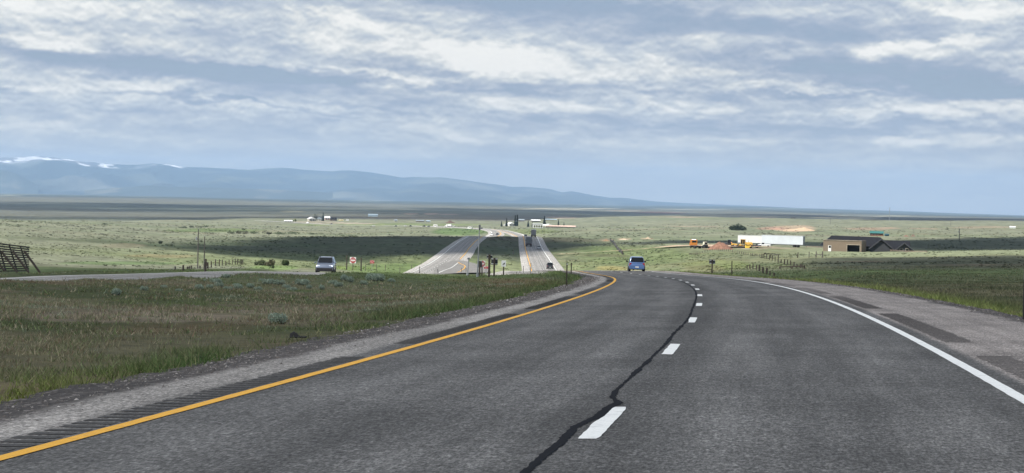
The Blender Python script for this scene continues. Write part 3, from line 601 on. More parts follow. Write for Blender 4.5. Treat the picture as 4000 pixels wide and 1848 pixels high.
# above the photograph the same broken layer, greyer underneath
P3 = nd(nt, 'ShaderNodeVectorMath', operation='DIVIDE'); dz = M('ADD', M('MAXIMUM', sx.outputs[2], 0.), .12); L(nrm.outputs[0], P3.inputs[0]); L(comb(dz, dz, 1.), P3.inputs[1])
n4 = noi(P3.outputs[0], 1.1, 6., .58); cr2 = ramp(nt, [(.36, (.12, .20, .36)), (.48, (.22, .26, .33)), (.66, (.34, .37, .41)), (.8, (.55, .57, .58))]); L(n4.outputs[0], cr2.inputs[0])
up_c = mixc(nt, L, mrange(nt, L, n4.outputs[0], .3, .5, .4, .95), skyk, cr2.outputs[0])
fin = mixc(nt, L, mrange(nt, L, el, .95, 1.9), front_c, up_c)
L(fin, bg.inputs[0]); bg.inputs[1].default_value = 1.0
# unseen lumpy clouds added above the haze, outlines shaped to cast the land's shadows
def cloud_mat(name, clear):
    m, nt, b, L = new_mat(name)
    b.inputs['Base Color'].default_value = (.86, .87, .9, 1); b.inputs['Roughness'].default_value = 1.; b.inputs['Specular IOR Level'].default_value = 0
    tr = nd(nt, 'ShaderNodeBsdfTranslucent'); tr.inputs[0].default_value = (.8, .82, .86, 1); tp = nd(nt, 'ShaderNodeBsdfTransparent')
    m1 = nd(nt, 'ShaderNodeMixShader'); m1.inputs[0].default_value = .35; L(b.outputs[0], m1.inputs[1]); L(tr.outputs[0], m1.inputs[2])
    at_ = nd(nt, 'ShaderNodeAttribute', attribute_name='edge'); k = mrange(nt, L, at_.outputs['Fac'], 0., 1., 1., clear)
    m2 = nd(nt, 'ShaderNodeMixShader'); L(k, m2.inputs[0]); L(m1.outputs[0], m2.inputs[1]); L(tp.outputs[0], m2.inputs[2]); L(m2.outputs[0], nt.nodes['Material Output'].inputs[0])
    return m
def inside(poly, x, y):
    r = np.zeros(len(x), bool); n = len(poly)
    for i in range(n):
        x0, y0 = poly[i]; x1, y1 = poly[(i + 1) % n]
        if y0 == y1: continue
        r ^= ((y0 > y) != (y1 > y)) & (x < (x1 - x0) * (y - y0) / (y1 - y0) + x0)
    return r
def edge_dist(poly, x, y):
    d = np.full(len(x), 1e9); n = len(poly)
    for i in range(n):
        a = np.array(poly[i]); b_ = np.array(poly[(i + 1) % n]); e = b_ - a; q = (x - a[0]) * e[0] + (y - a[1]) * e[1]; tt = np.clip(q / (e @ e + 1e-9), 0, 1)
        d = np.minimum(d, np.hypot(x - a[0] - tt * e[0], y - a[1] - tt * e[1]))
    return d
def cloud(G, alt, cell, soft, clear, seed, label):
    G = np.array(G, float)
    kx, ky = SUND.x / SUND.z, SUND.y / SUND.z
    zt = height(G[:, 0], G[:, 1], rough=False, cut=False)
    poly = np.stack([G[:, 0] + kx * (alt - zt), G[:, 1] + ky * (alt - zt)], 1)
    lo = poly.min(0) - cell * 2; hi = poly.max(0) + cell * 2
    xs = np.arange(lo[0], hi[0], cell); ys = np.arange(lo[1], hi[1], cell)
    X, Y = np.meshgrid(xs, ys); x, y = X.ravel(), Y.ravel()
    jx = x + soft * 1.2 * fbm(x / (soft * 3), y / (soft * 3), 4, seed); jy = y + soft * 1.2 * fbm(x / (soft * 3), y / (soft * 3), 4, seed + 50)
    ins = inside(poly, jx, jy); d = edge_dist(poly, jx, jy) * ins
    e = np.clip(d / soft, 0, 1); e = e * e * (3 - 2 * e)
    if seed == 41: e = e * (.25 + .75 * sstep(-.32, .0, fbm(x / 700, y / 1300, 4, 99)))
    T = min(260., (hi - lo).min() * .25)
    top = alt + 3 + T * np.sqrt(np.clip(d / (T * 2), 0, 1)) * (.7 + .6 * vnoise(x / (T * .7), y / (T * .7), seed)) ; bot = alt - 1 - 12 * e * vnoise(x / (T * .5), y / (T * .5), seed + 3)
    idx = np.arange(len(x)).reshape(X.shape); I = ins.reshape(X.shape); q = I[:-1, :-1] | I[:-1, 1:] | I[1:, 1:] | I[1:, :-1]
    F_ = np.stack([idx[:-1, :-1][q], idx[:-1, 1:][q], idx[1:, 1:][q], idx[1:, :-1][q]], -1)
    V = np.concatenate([np.stack([x, y, top], 1), np.stack([x, y, bot], 1)]); F2 = np.concatenate([F_, F_[:, ::-1] + len(x)])
    u, inv = np.unique(F2, return_inverse=True)
    o = np_mesh('cloud', V[u], inv.reshape(-1, 4), cloud_mat('cloud_%d' % seed, clear ** .5), True, {'edge': np.concatenate([e, e])[u]})
    return tag(o, kind='structure')
gp = lambda L_: [hit(*p) for p in L_]
cloud([(-330, -220), (-60, -320), (260, -200), (240, 60)] + gp([(4700, 1022), (4000, 1013), (3700, 1010), (3300, 1007), (3120, 1011), (3000, 1028), (2930, 1045), (2860, 1062), (2760, 1074)]) + [(9, 222), (-6, 218)] + gp([(1500, 1067), (1250, 1058), (1000, 1051), (800, 1046), (620, 1040), (400, 1040), (280, 1036), (130, 1022), (0, 1036), (-400, 1040)]) + [(-330, 60)], 1750, 6, 14, .31, 11, '')
cloud(gp([(560, 957), (700, 961), (900, 946), (1100, 928), (1300, 924)]) + [pxY(1500, 1150), pxY(1870, 1130), pxY(2040, 1115)] + gp([(2120, 934), (2200, 942), (2290, 950), (2340, 957), (2270, 970), (2150, 985), (2060, 996), (1950, 999), (1850, 990), (1740, 985), (1620, 1000), (1420, 1026), (1220, 1022), (1000, 1010), (850, 998), (700, 978)]), 1750, 6, 13, .04, 23, '')
cloud(gp([(2440, 951), (2520, 943), (2620, 941), (2760, 940), (2900, 938), (3100, 946), (3300, 940), (3500, 936), (3700, 932), (4000, 924), (4600, 916), (4600, 972), (4000, 976), (3750, 981), (3550, 981), (3350, 976), (3200, 968), (3050, 958), (2900, 955), (2780, 953), (2620, 957), (2500, 955)]), 1750, 6, 12, .03, 37, '')
cloud([pxY(-2600, 3900), pxY(-400, 3700), pxY(300, 3600), pxY(800, 3500), pxY(1100, 3450), pxY(1500, 3400), pxY(1900, 3500), pxY(2200, 3950), pxY(2700, 4300), pxY(3300, 4500), pxY(3600, 4350), pxY(4200, 4700), pxY(5400, 5000), pxY(5400, 11500), pxY(4200, 12500), pxY(3300, 11000), pxY(2500, 11500), pxY(1500, 10800), pxY(700, 9800), pxY(0, 9600), pxY(-900, 10500), pxY(-2600, 10500)], 2300, 70, 700, .12, 41, '')
# distant air
hz = MB().box((0, 22500, -205), (80000, 55000, 1700)).build('haze', bpy.data.materials.new('haze_air')); tag(hz, kind='stuff')
hm = hz.data.materials[0]; hm.use_nodes = True; nt = hm.node_tree
for n in list(nt.nodes):
    if n.type == 'BSDF_PRINCIPLED': nt.nodes.remove(n)
pvn = nd(nt, 'ShaderNodeVolumePrincipled'); pvn.inputs['Color'].default_value = (.47, .69, 1., 1); pvn.inputs['Density'].default_value = 2.7e-5; pvn.inputs['Anisotropy'].default_value = 0.
nt.links.new(pvn.outputs[0], nt.nodes['Material Output'].inputs['Volume'])
# ------------------------------------------------------------------ mountains
SKYL = [(-2600, 640), (-1500, 590), (-600, 606), (0, 613), (100, 611), (150, 607), (230, 616), (330, 631), (440, 641), (520, 642), (600, 638), (660, 641), (700, 648), (760, 650), (840, 655), (900, 657), (960, 662), (1010, 659), (1060, 654), (1090, 653), (1150, 657), (1250, 665), (1300, 667), (1330, 664), (1360, 663), (1420, 669), (1500, 680), (1570, 691), (1650, 690), (1720, 692), (1800, 702), (1870, 711), (1950, 721), (2000, 728), (2040, 727), (2080, 730), (2150, 738), (2195, 750), (2230, 746), (2260, 750), (2320, 762), (2385, 772), (2430, 771), (2480, 777), (2560, 786), (2640, 791), (2760, 797), (3000, 806), (3300, 821), (3700, 834), (4100, 846), (5600, 880)]
def mountain(name, line_, Yr, Yf, Yb, seed, colf, nc=1100, nr=90, rough=1.):
    lx = np.array([a for a, b_ in line_], float); ly = np.array([b_ for a, b_ in line_], float)
    P = np.linspace(lx[0], lx[-1], nc); top = np.array([EZ + ray(a, np.interp(a, lx, ly))[1] * Yr for a in P]); U = np.array([ray(a, 750)[0] for a in P])
    tt = np.linspace(-1, 1, nr); V = []; cs = []
    for t_ in tt:
        Yd = Yr + (Yr - Yf) * t_ if t_ < 0 else Yr + (Yb - Yr) * t_
        x = U * Yd; base = height(x, np.full(nc, Yd), rough=False, cut=False) - 60
        pf = (1 - abs(t_)) ** (1.25 if t_ < 0 else 1.6)
        g = fbm(x / 1300 + 3, np.full(nc, Yd / 4200), 6, seed) * abs(t_) * (1 - abs(t_)) * 1.9 + .02 * rough * fbm(x / 350, np.full(nc, Yd / 900), 3, seed + 9)
        z = base + (top - base) * np.clip(pf + g * .9, 0, 1.02) 
        V.append(np.stack([x, np.full(nc, Yd), z], 1)); cs.append(colf(P, x, Yd, z, np.full(nc, t_), top))
    o = np_mesh(name, np.concatenate(V), grid_faces(nr, nc)[:, ::-1], MOUNT, True, {'tint': np.concatenate(cs)}); return tag(o, kind='structure')
MOUNT = tint_mat('mountain_side', .95, 0.)
def mcol(P, x, Yd, z, t_, top):
    c = np.tile([.034, .046, .040], (len(P), 1)); f_ = fbm(x / 900, np.full(len(P), Yd / 1600), 4, 7)
    c += (np.array([.11, .12, .085]) - c) * sstep(.15, .5, f_)[:, None] * .7
    pale = np.exp(-((P - 430) / 190) ** 2) * sstep(-.80, -.72, t_) * (1 - sstep(-.62, -.52, t_)) + np.exp(-((P - 1950) / 260) ** 2) * sstep(-.6, -.3, t_) * .5 * (f_ > .0) + .45 * np.exp(-((P - 1400) / 190) ** 2) * (f_ > -.15) * sstep(-.93, -.88, t_) * (1 - sstep(-.8, -.74, t_))
    c += (np.array([.24, .23, .18]) - c) * np.clip(pale * (.4 + f_), 0, .6)[:, None]
    rk = (1 - sstep(280, 460, P)) * sstep(-.24, -.1, t_); c += (np.array([.20, .19, .2]) - c) * np.clip(rk, 0, 1)[:, None] * .8
    sn = np.exp(-((P - 300) / 150) ** 2) * sstep(-.20, -.12, t_ - .01 * (P - 300) / 100) + np.exp(-((P - 655) / 42) ** 2) * sstep(-.13, -.05, t_) + .5 * np.exp(-((P - 20) / 60) ** 2) * sstep(-.2, -.12, t_)
    sn = sn * sstep(.0, .16, fbm(x / 300 + 2, np.full(len(P), Yd / 800), 5, 17) + .25 * fbm(x / 90, np.full(len(P), Yd / 300), 3, 18))
    c += (np.array([.9, .9, .9]) - c) * np.clip(sn * 2.2, 0, 1)[:, None]
    return c
mountain('mountain_range', SKYL, 45000, 31000, 48500, 5, mcol)
def fcol(P, x, Yd, z, t_, top):
    f_ = fbm(x / 500, np.full(len(P), Yd / 900), 4, 27); c = np.tile([.055, .07, .06], (len(P), 1)); return c + (np.array([.13, .13, .1]) - c) * sstep(.2, .5, f_)[:, None]
mountain('foothill', [(-1400, 610), (-700, 640), (-200, 640), (-60, 650), (0, 657), (60, 672), (110, 700), (150, 722)], 34000, 31500, 37000, 15, fcol, 200, 40)
mountain('mesa', [(330, 742), (420, 735), (500, 730), (545, 724), (575, 722), (605, 724), (640, 729), (800, 732), (1000, 737), (1150, 744), (1300, 752)], 31000, 28500, 33500, 25, fcol, 260, 36, .5)
sc.view_settings.view_transform = 'Standard'; sc.view_settings.look = 'None'; sc.view_settings.exposure = 0.6; sc.view_settings.gamma = 1.0; sc.view_settings.use_curve_mapping = False
cy = sc.cycles; cy.use_denoising = True; cy.max_bounces = 6; cy.diffuse_bounces = 3; cy.transparent_max_bounces = 12; cy.volume_bounces = 1
# ------------------------------------------------------------------ things: materials
def glow(name, col, s):
    if name in MATS: return MATS[name]
    m, nt, b, L = new_mat(name); b.inputs['Base Color'].default_value = (*col, 1); b.inputs['Emission Color'].default_value = (*col, 1); b.inputs['Emission Strength'].default_value = s; MATS[name] = m; return m
GLASS = mat('dark_glass', (.012, .014, .016), .12, 0, .1, 1., spec=.25); RUB = mat('tyre_rubber', (.018, .018, .019), .9, 0, .2, 8.); RIM = mat('rim_metal', (.35, .36, .37), .35, .8, .1)
BLK = mat('black_plastic', (.02, .02, .022), .6, 0, .2); LAMPW = glow('headlight_lens', (.9, .93, 1.), 1.2); LAMPR = mat('taillight_lens', (.35, .012, .012), .15, 0, .1, coat=.6); PLATE = mat('plate_white', (.6, .6, .58), .5)
WOODP = mat('weathered_post', (.055, .045, .036), .95, 0, .45, 6., bump=.4); WOODG = mat('grey_wood', (.10, .09, .078), .95, 0, .4, 5., bump=.4); STEEL = mat('galvanised_steel', (.34, .35, .36), .5, .5, .15)
def carpaint(name, c): return mat(name, c, .28, .15, .06, 2., coat=1.)
PBLUE = carpaint('paint_blue', (.085, .16, .34)); PSLATE = carpaint('paint_slate', (.15, .18, .24)); PBLACK = carpaint('paint_black', (.02, .021, .024)); PSILV = carpaint('paint_silver', (.42, .45, .47)); PWHITE = carpaint('paint_white', (.78, .78, .76)); PDARK = carpaint('paint_dark', (.05, .055, .065)); PORANGE = carpaint('paint_orange', (.75, .26, .035)); PYEL = mat('machine_yellow', (.60, .36, .06), .45, 0, .25, 2.)
# ------------------------------------------------------------------ vehicles
def ring(y, zb, zt, hw):
    h = zt - zb
    return [(-hw * .84, y, zb), (hw * .84, y, zb), (hw * .97, y, zb + .22 * h), (hw, y, zb + .62 * h), (hw * .95, y, zb + .88 * h), (hw * .8, y, zt), (-hw * .8, y, zt), (-hw * .95, y, zb + .88 * h), (-hw, y, zb + .62 * h), (-hw * .97, y, zb + .22 * h)]
def car(name, label, cat, pos, rz, paint, L=4.2, Wd=1.75, H=1.5, kind='hatch', detail=True, group=None):
    r = empty(name, pos, rz, label, cat, group); w = Wd / 2
    zb, belt = .21, H * .60
    rear_up = {'hatch': -.485, 'suv': -.49, 'sedan': -.36, 'pickup': -.06}[kind]
    rt = {'hatch': -.40, 'suv': -.43, 'sedan': -.24, 'pickup': -.02}[kind]; ft, fb = {'hatch': (.08, .30), 'suv': (.06, .25), 'sedan': (.05, .24), 'pickup': (.16, .29)}[kind]
    hood = H * (.56 if kind != 'hatch' else .54)
    b = MB(); b.loft([ring(L * y, z0, z1, w * k) for y, z0, z1, k in ((-.5, .34, belt * .86, .86), (-.475, .25, belt * .98, .96), (-.3, zb, belt, 1), (0, zb, belt, 1), (.24, zb, belt * .99, 1), (.40, zb + .02, hood, .96), (.475, .24, hood * .90, .90), (.5, .32, hood * .74, .80))])
    b.build('body', paint, r, smooth=True).modifiers.new('edges', 'EDGE_SPLIT').split_angle = R(40)
    wt, wb, zt, z0 = w * .74, w * .93, H, belt - .03
    ys = [L * rear_up, L * rt, L * ft, L * fb]
    c = MB(); c.loft([[(-a, y, z0 - .05), (a, y, z0 - .05), (a * .99, y, z0), (t_ if z > z0 + .1 else a * .98, y, z), ((t_ - .12) if z > z0 + .1 else a * .97, y, z + .05), (-((t_ - .12) if z > z0 + .1 else a * .97), y, z + .05), (-(t_ if z > z0 + .1 else a * .98), y, z), (-a * .99, y, z0)]
        for y, a, t_, z in ((ys[0], wb * .97, wt, z0 + .02), (ys[1], wb, wt, zt - .06), ((ys[1] + ys[2]) / 2, wb, wt * 1.02, zt - .02), (ys[2], wb, wt, zt - .06), (ys[3], wb * .97, wt, z0 + .02))])
    c.build('cabin', paint, r, smooth=True).modifiers.new('edges', 'EDGE_SPLIT').split_angle = R(35)
    def pane(nm, q): MB().add([Vector(p) for p in q], [(0, 1, 2, 3)]).build(nm, GLASS, r).modifiers.new('s', 'SOLIDIFY').thickness = .012
    def lerp(a, b_, t): return tuple(a[i] + (b_[i] - a[i]) * t for i in range(3))
    for nm, y0, y1, sg in (('rear_window', ys[0], ys[1], -1), ('windscreen', ys[3], ys[2], 1)):
        A, B = (-wb * .86, y0, z0 + .03), (wb * .86, y0, z0 + .03); D_, C_ = (-wt * .92, y1, zt - .07), (wt * .92, y1, zt - .07)
        o = .02 * sg
        pane(nm, [(p[0], p[1] + o, p[2] + .075) for p in (lerp(A, D_, .08), lerp(B, C_, .08), lerp(B, C_, .92), lerp(A, D_, .92))])
    for sg in (-1, 1):
        q = [(sg * (wb + .004), ys[0] + (ys[1] - ys[0]) * .35 + .12, z0 + .06), (sg * (wb + .004), ys[3] - (ys[3] - ys[2]) * .3 - .1, z0 + .06), (sg * (wt + .03), ys[2] - .03, zt - .12), (sg * (wt + .03), ys[1] + .12, zt - .12)]
        pane('side_window', q)
    wr = .32 if H < 1.6 else .37
    for sx_ in (-1, 1):
        for y in (-.31 * L, .31 * L):
            t = MB().cyl((sx_ * (w - .21), y, wr), (sx_ * (w + .005), y, wr), wr, wr, 18).build('wheel', RUB, r)
            if detail: MB().cyl((sx_ * (w + .0), y, wr), (sx_ * (w + .015), y, wr), wr * .62, wr * .55, 14).build('rim', RIM, t)
    if detail:
        for sx_ in (-1, 1):
            MB().box((sx_ * w * .80, -L * .485, belt * (.84 if kind != 'pickup' else .78)), (w * .26, .10, .30 if kind != 'sedan' else .17)).build('taillight', LAMPR, r, .02)
            MB().box((sx_ * w * .68, L * .462, hood * .83), (w * .40, .14, .15)).build('headlight', LAMPW, r, .03)
            MB().box((sx_ * (w + .09), L * .17, belt + .08), (.20, .10, .14)).build('mirror', BLK if kind != 'suv' else paint, r, .03)
        MB().box((0, -L * .502, belt * .55), (.36, .02, .14)).build('number_plate', PLATE, r)
        MB().box((0, -L * .49, .38), (Wd * .86, .10, .20)).build('bumper', BLK if kind != 'hatch' else paint, r, .04)
        MB().box((0, L * .488, .36 if kind != 'suv' else .42), (Wd * .86, .12, .22 if kind != 'suv' else .38)).build('bumper', BLK, r, .04)
        MB().box((0, L * .478, hood * .76), (Wd * .42, .08, .13)).build('grille', BLK, r, .02)
        if kind == 'suv':
            for sx_ in (-1, 1): MB().bar((sx_ * wt * .86, ys[1] + .2, zt + .05), (sx_ * wt * .86, ys[2] - .1, zt + .05), .04, .04).build('roof_rail', BLK, r)
    return r
def dir_at(P, y): 
    i = int(np.clip(np.searchsorted(P[:, 1], y), 1, len(P) - 2)); d = P[i + 1, :2] - P[i - 1, :2]; return -math.atan2(d[0], d[1])
def on_road(P, y, n):
    o = offset(P, n); i = int(np.argmin(abs(o[:, 1] - y))); return Vector((o[i, 0], o[i, 1], P[i, 2] + .0 - .01 * abs(n)))
p = road_pt(192, -2.25); car('hatchback', 'blue hatchback driving away over the crest in the right lane', 'car', Vector(p), -.025, PBLUE, 3.95, 1.66, 1.50, 'hatch')
q = on_road(left_c, 213, -.5); car('suv', 'silver blue SUV facing the camera on the far carriageway behind the grassy median', 'car', q + Vector((0, 0, -.02)), math.pi + .02, PSLATE, 4.6, 1.88, 1.64, 'suv')
car('pickup', 'black pickup driving away near the bottom of the sunlit dip', 'pickup', on_road(right_c, 600, -1.9), dir_at(right_c, 600), PBLACK, 5.4, 2.0, 1.85, 'pickup')
car('sedan', 'pale silver sedan driving away in the right lane behind the dark box truck', 'car', on_road(right_c, 860, -2.0), dir_at(right_c, 860), PSILV, 4.7, 1.85, 1.48, 'sedan')
car('sedan', 'dark car on the hill crest just ahead of the dark box truck', 'car', on_road(right_c, 1180, 1.6), dir_at(right_c, 1180), PDARK, 4.7, 1.85, 1.48, 'sedan', False)
TDARK = mat('trailer_dark', (.075, .08, .09), .5, .2, .25, .8); TGREY = mat('trailer_grey', (.17, .18, .19), .5, .2, .2, .8)
def semi(name, label, cat, pos, rz, box, Lb=14., Hb=2.75, group=None, cabm=None):
    r = empty(name, pos, rz, label, cat, group)
    MB().box((0, 0, 1.25 + Hb / 2), (2.56, Lb, Hb)).build('trailer', box, r, .05)
    d = MB()
    for x in (-.63, .63): d.box((x, -Lb / 2 - .02, 1.25 + Hb / 2), (1.2, .05, Hb - .2))
    dd = d.build('rear_door', TGREY if box is TDARK else box, r, .02)
    k = MB()
    for x in (-.9, -.35, .35, .9): k.cyl((x, -Lb / 2 - .07, 1.4), (x, -Lb / 2 - .07, 1.1 + Hb), .025, .025, 6)
    k.build('door_bar', STEEL, dd)
    MB().box((0, -Lb / 2 + .1, .62), (2.3, .12, .14)).box((-.6, -Lb / 2 + .1, .9), (.1, .1, .6)).box((.6, -Lb / 2 + .1, .9), (.1, .1, .6)).build('bumper', BLK, r)
    MB().box((0, 1, 1.12), (1.1, Lb - .5, .22)).build('chassis', BLK, r)
    for y in (-Lb / 2 + 1.2, -Lb / 2 + 2.5, Lb / 2 - .6, Lb / 2 + 2.9):
        for sx_ in (-1, 1): MB().cyl((sx_ * .68, y, .52), (sx_ * 1.25, y, .52), .52, .52, 16).build('wheel', RUB, r)
    for sx_ in (-1, 1):
        MB().box((sx_ * .92, -Lb / 2 + .45, .55), (.6, .03, .75)).build('mud_flap', BLK, r); MB().box((sx_ * 1.0, -Lb / 2 - .03, 1.1), (.3, .06, .12)).build('taillight', LAMPR, r)
        MB().bar((sx_ * 1.25, Lb / 2 + 2.6, 2.6), (sx_ * 1.52, Lb / 2 + 2.6, 2.5), .1, .5).build('mirror', BLK, r)
    cm = cabm or PDARK
    c = MB(); c.prismx([(Lb / 2 + .7, .6), (Lb / 2 + 4.0, .6), (Lb / 2 + 4.0, 1.75), (Lb / 2 + 2.7, 1.95), (Lb / 2 + 2.3, 3.0), (Lb / 2 + .7, 3.7)], -1.2, 1.2); c.build('cab', cm, r, .06)
    MB().add([(-1.05, Lb / 2 + 2.72, 2.02), (1.05, Lb / 2 + 2.72, 2.02), (1.0, Lb / 2 + 2.38, 2.9), (-1.0, Lb / 2 + 2.38, 2.9)], [(0, 1, 2, 3)]).build('windscreen', GLASS, r)
    return r
semi('box_truck', 'dark box truck driving away in the left lane on the shaded slope', 'truck', on_road(right_c, 905, 1.9) , dir_at(right_c, 905), TDARK, 9, 2.9)
semi('box_truck', 'grey tall truck driving away in the right lane on the brow of the hill', 'truck', on_road(right_c, 1085, -1.7), dir_at(right_c, 1085), TGREY, 13, 2.7)
# far traffic beyond the brow
far_cars = [(1927, 1490, 1.7, PWHITE, 'white car coming up the bend beyond the brow, left of a dark car', 'sedan'), (1949, 1500, -1.8, PDARK, 'dark car coming up the bend beyond the brow, right of a white car', 'sedan'), (1894, 2050, 0, PDARK, 'dark car alone further round the bend beyond the brow', 'sedan')]
for px, Y, n, m, lab, k in far_cars:
    q = on_road(left_c, Y, n); car('sedan', lab, 'car', q, dir_at(left_c, Y) + math.pi, m, 4.7, 1.9, 1.5, k, False)
def roadside(px, py):
    v, s = at(px, py); return v, s
for px, m, lab, k, H in ((1459.5, PWHITE, 'white car far off on the distant highway, leftmost of the string of traffic', 'sedan', 1.5), (1546, PDARK, 'dark car far off, second from the left in the string of distant traffic', 'sedan', 1.5), (1582, PWHITE, 'small white car far off between two dark cars in the string of distant traffic', 'sedan', 1.5), (1603, PDARK, 'dark car far off just right of a small white car in the distant traffic', 'sedan', 1.5), (1656.5, PBLACK, 'black car far off, second to the left of the white motorhome', 'sedan', 1.6), (1675, PDARK, 'dark car far off directly left of the white motorhome', 'sedan', 1.5), (1771, PWHITE, 'white car far off just right of the white truck', 'sedan', 1.6)):
    v, s = at(px, 885.5); car('sedan', lab, 'car', v, R(90) + random.uniform(-.1, .1), m, 11.5 * s * 1.0, 2., H * 1.1, k, False)
def van(label, pos, rz, L, H, m, cat='motorhome', name='motorhome'):
    r = empty(name, pos, rz, label, cat); MB().prismx([(-L / 2, .5), (L / 2, .5), (L / 2, 1.3), (L / 2 - .9, 1.5), (L / 2 - 1.0, H * .75), (L / 2 - .6, H * .8), (L / 2 - .8, H), (-L / 2, H)], -1.15, 1.15).build('body', m, r, .08)
    MB().box((0, -L * .1, H * .66), (2.34, L * .5, H * .18)).build('window', GLASS, r)
    for y in (-.28 * L, .32 * L):
        for sx_ in (-1, 1): MB().cyl((sx_ * .8, y, .42), (sx_ * 1.17, y, .42), .42, .42, 12).build('wheel', RUB, r)
    return r
v, s = at(1700, 886); van('white motorhome far off on the distant highway', v, R(80), 5.5, 3.2, PWHITE)
v, s = at(1835, 895); van('white van on the bend of the distant highway', v, R(60), 5.2, 2.7, PWHITE, 'van', 'van')
v, s = at(1757, 887); semi('semi_truck', 'white truck far off at the right end of the string of distant traffic', 'truck', v, R(70), PWHITE, 4.5, 2.4, cabm=PWHITE)
# ------------------------------------------------------------------ signs and posts
FONTC = bpy.data.curves.new('f', 'FONT')
def text_mesh(name, txt, size, m, parent, loc, bold=.0):
    cu = bpy.data.curves.new(name, 'FONT'); cu.body = txt; cu.size = size; cu.align_x = 'CENTER'; cu.align_y = 'CENTER'; cu.extrude = .003; cu.offset = bold
    t = bpy.data.objects.new(name, cu); C.objects.link(t); bpy.context.view_layer.update()
    me = bpy.data.meshes.new_from_object(t.evaluated_get(bpy.context.evaluated_depsgraph_get())); bpy.data.objects.remove(t)
    me.transform(Matrix.Rotation(R(90), 4, 'X')); me.materials.clear(); me.materials.append(m)
    o = bpy.data.objects.new(name, me); C.objects.link(o); o.parent = parent; o.location = loc; return o
SRED = mat('sign_red', (.36, .018, .024), .4, 0, .1); SWHT = mat('sign_white', (.74, .75, .74), .4, 0, .06); SBACK = mat('sign_back', (.045, .05, .055), .6, .1, .2); SALU = mat('sign_aluminium', (.17, .18, .19), .5, .4, .12); SBLK = mat('sign_black', (.012, .012, .013), .5)
def disc(c, r, y, n=40): 
    m = MB(); m.prism([(c[0] + r * math.cos(2 * math.pi * k / n), c[1] + r * math.sin(2 * math.pi * k / n)) for k in range(n)], y - .004, y + .002); return m
def dne(pos, s, label, plate, zc_, post_m=WOODP, rz=0):
    r = empty('do_not_enter_sign', pos, rz, label, 'sign'); h = plate * s
    MB().box((0, .03, (zc_ + 13) * s / 2), (.12, .12, (zc_ + 13) * s)).build('post', post_m, r)
    pl = MB().box((0, -.05, zc_ * s), (h, .02, h)).build('panel', SWHT, r, .03)
    disc((0, zc_ * s), h * .47, -.066).build('red_disc', SRED, pl); MB().box((0, -.075, zc_ * s), (h * .74, .01, h * .16)).build('white_bar', SWHT, pl)
    text_mesh('lettering', 'DO NOT', h * .17, SWHT, pl, (0, -.077, zc_ * s + h * .24)); text_mesh('lettering', 'ENTER', h * .17, SWHT, pl, (0, -.077, zc_ * s - h * .24))
    return r
v, s = at(1378, 1057); dne(v, s, 'white square do not enter sign with a red disc beside the far carriageway', 24, 40)
v, s = at(1882, 1078); dne(v + Vector((0, .6, 0)), s, 'do not enter sign half hidden behind a grey sign back in the median', 24, 46)
def wrong(px, py, label, w, h, zc_):
    v, s = at(px, py); r = empty('wrong_way_sign', v, 0, label, 'sign'); MB().box((0, .03, zc_ * s / 2), (.07, .07, zc_ * s)).build('post', STEEL, r)
    pl = MB().box((0, -.03, zc_ * s), (w * s, .02, h * s)).build('panel', SRED, r, .03)
    text_mesh('lettering', 'WRONG', h * s * .40, SWHT, pl, (0, -.043, zc_ * s + h * s * .23)); text_mesh('lettering', 'WAY', h * s * .40, SWHT, pl, (0, -.043, zc_ * s - h * s * .25))
wrong(1453, 1056, 'small red wrong way sign on a thin post beyond the far carriageway', 16, 12, 34)
wrong(1898, 1074, 'small red wrong way sign low behind the do not enter sign in the median', 16, 10, 31)
def sign_back(pos, s, label, w, h, zc_, rail=True, plate=SBACK, post=WOODP, pw=.16, top=0, posts=(0,), name='sign_back'):
    r = empty(name, pos, R(-3), label, 'sign'); W_, H_ = w * s, h * s
    for k in posts: MB().box((k * s, -.09, (zc_ + h / 2 + top) * s / 2), (pw, pw, (zc_ + h / 2 + top) * s)).build('post', post, r)
    MB().box((0, .03, zc_ * s), (W_, .02, H_)).build('panel', plate, r, .01)
    if rail:
        for k in (-.36, .36):
            b = MB()
            for sg in (-1, 1): b.box((sg * W_ * .29, .0, zc_ * s + k * H_), (W_ * .36, .03, H_ * .11))
            b.build('stringer', SWHT, r)
    return r
v, s = at(1910.5, 1084); sign_back(v, s, 'dark back of a wide sign on a tall black post, tallest of the median signs', 22, 14, 79, top=2, pw=.19)
v, s = at(1930, 1081); sign_back(v, s, 'dark square back of a sign with two pale stringers beside the tallest median sign', 26, 27, 58, pw=.16)
v, s = at(1873.5, 1080); sign_back(v, s, 'plain grey back of a sign standing in front of the red do not enter disc', 17, 25, 48, False, SALU, pw=.14)
v, s = at(1966.5, 1077); r = empty('keep_right_sign', v, 0, 'white keep right sign with a black slanted arrow on a wooden post in the median', 'sign'); MB().box((0, .03, 24 * s), (.12, .12, 48 * s)).build('post', WOODP, r); pl = MB().box((0, -.05, 45 * s), (18 * s, .02, 24 * s)).build('panel', SWHT, r, .02)
w_ = s; MB().prism([(-4.5 * w_, 41 * w_), (-3 * w_, 39.5 * w_), (1.5 * w_, 43 * w_), (3 * w_, 41.5 * w_), (5.2 * w_, 48.5 * w_), (-1.2 * w_, 47 * w_), (0 * w_, 45.3 * w_)], -.072, -.062).build('arrow', SBLK, pl)
v, s = at(2608, 1078); sign_back(Vector(road_pt(178, -8.2)) + Vector((0, 0, -.15)), 178 / F * 1.09, 'dark back of a sign on one post at the right shoulder past the blue car', 24, 17, 50, pw=.12)
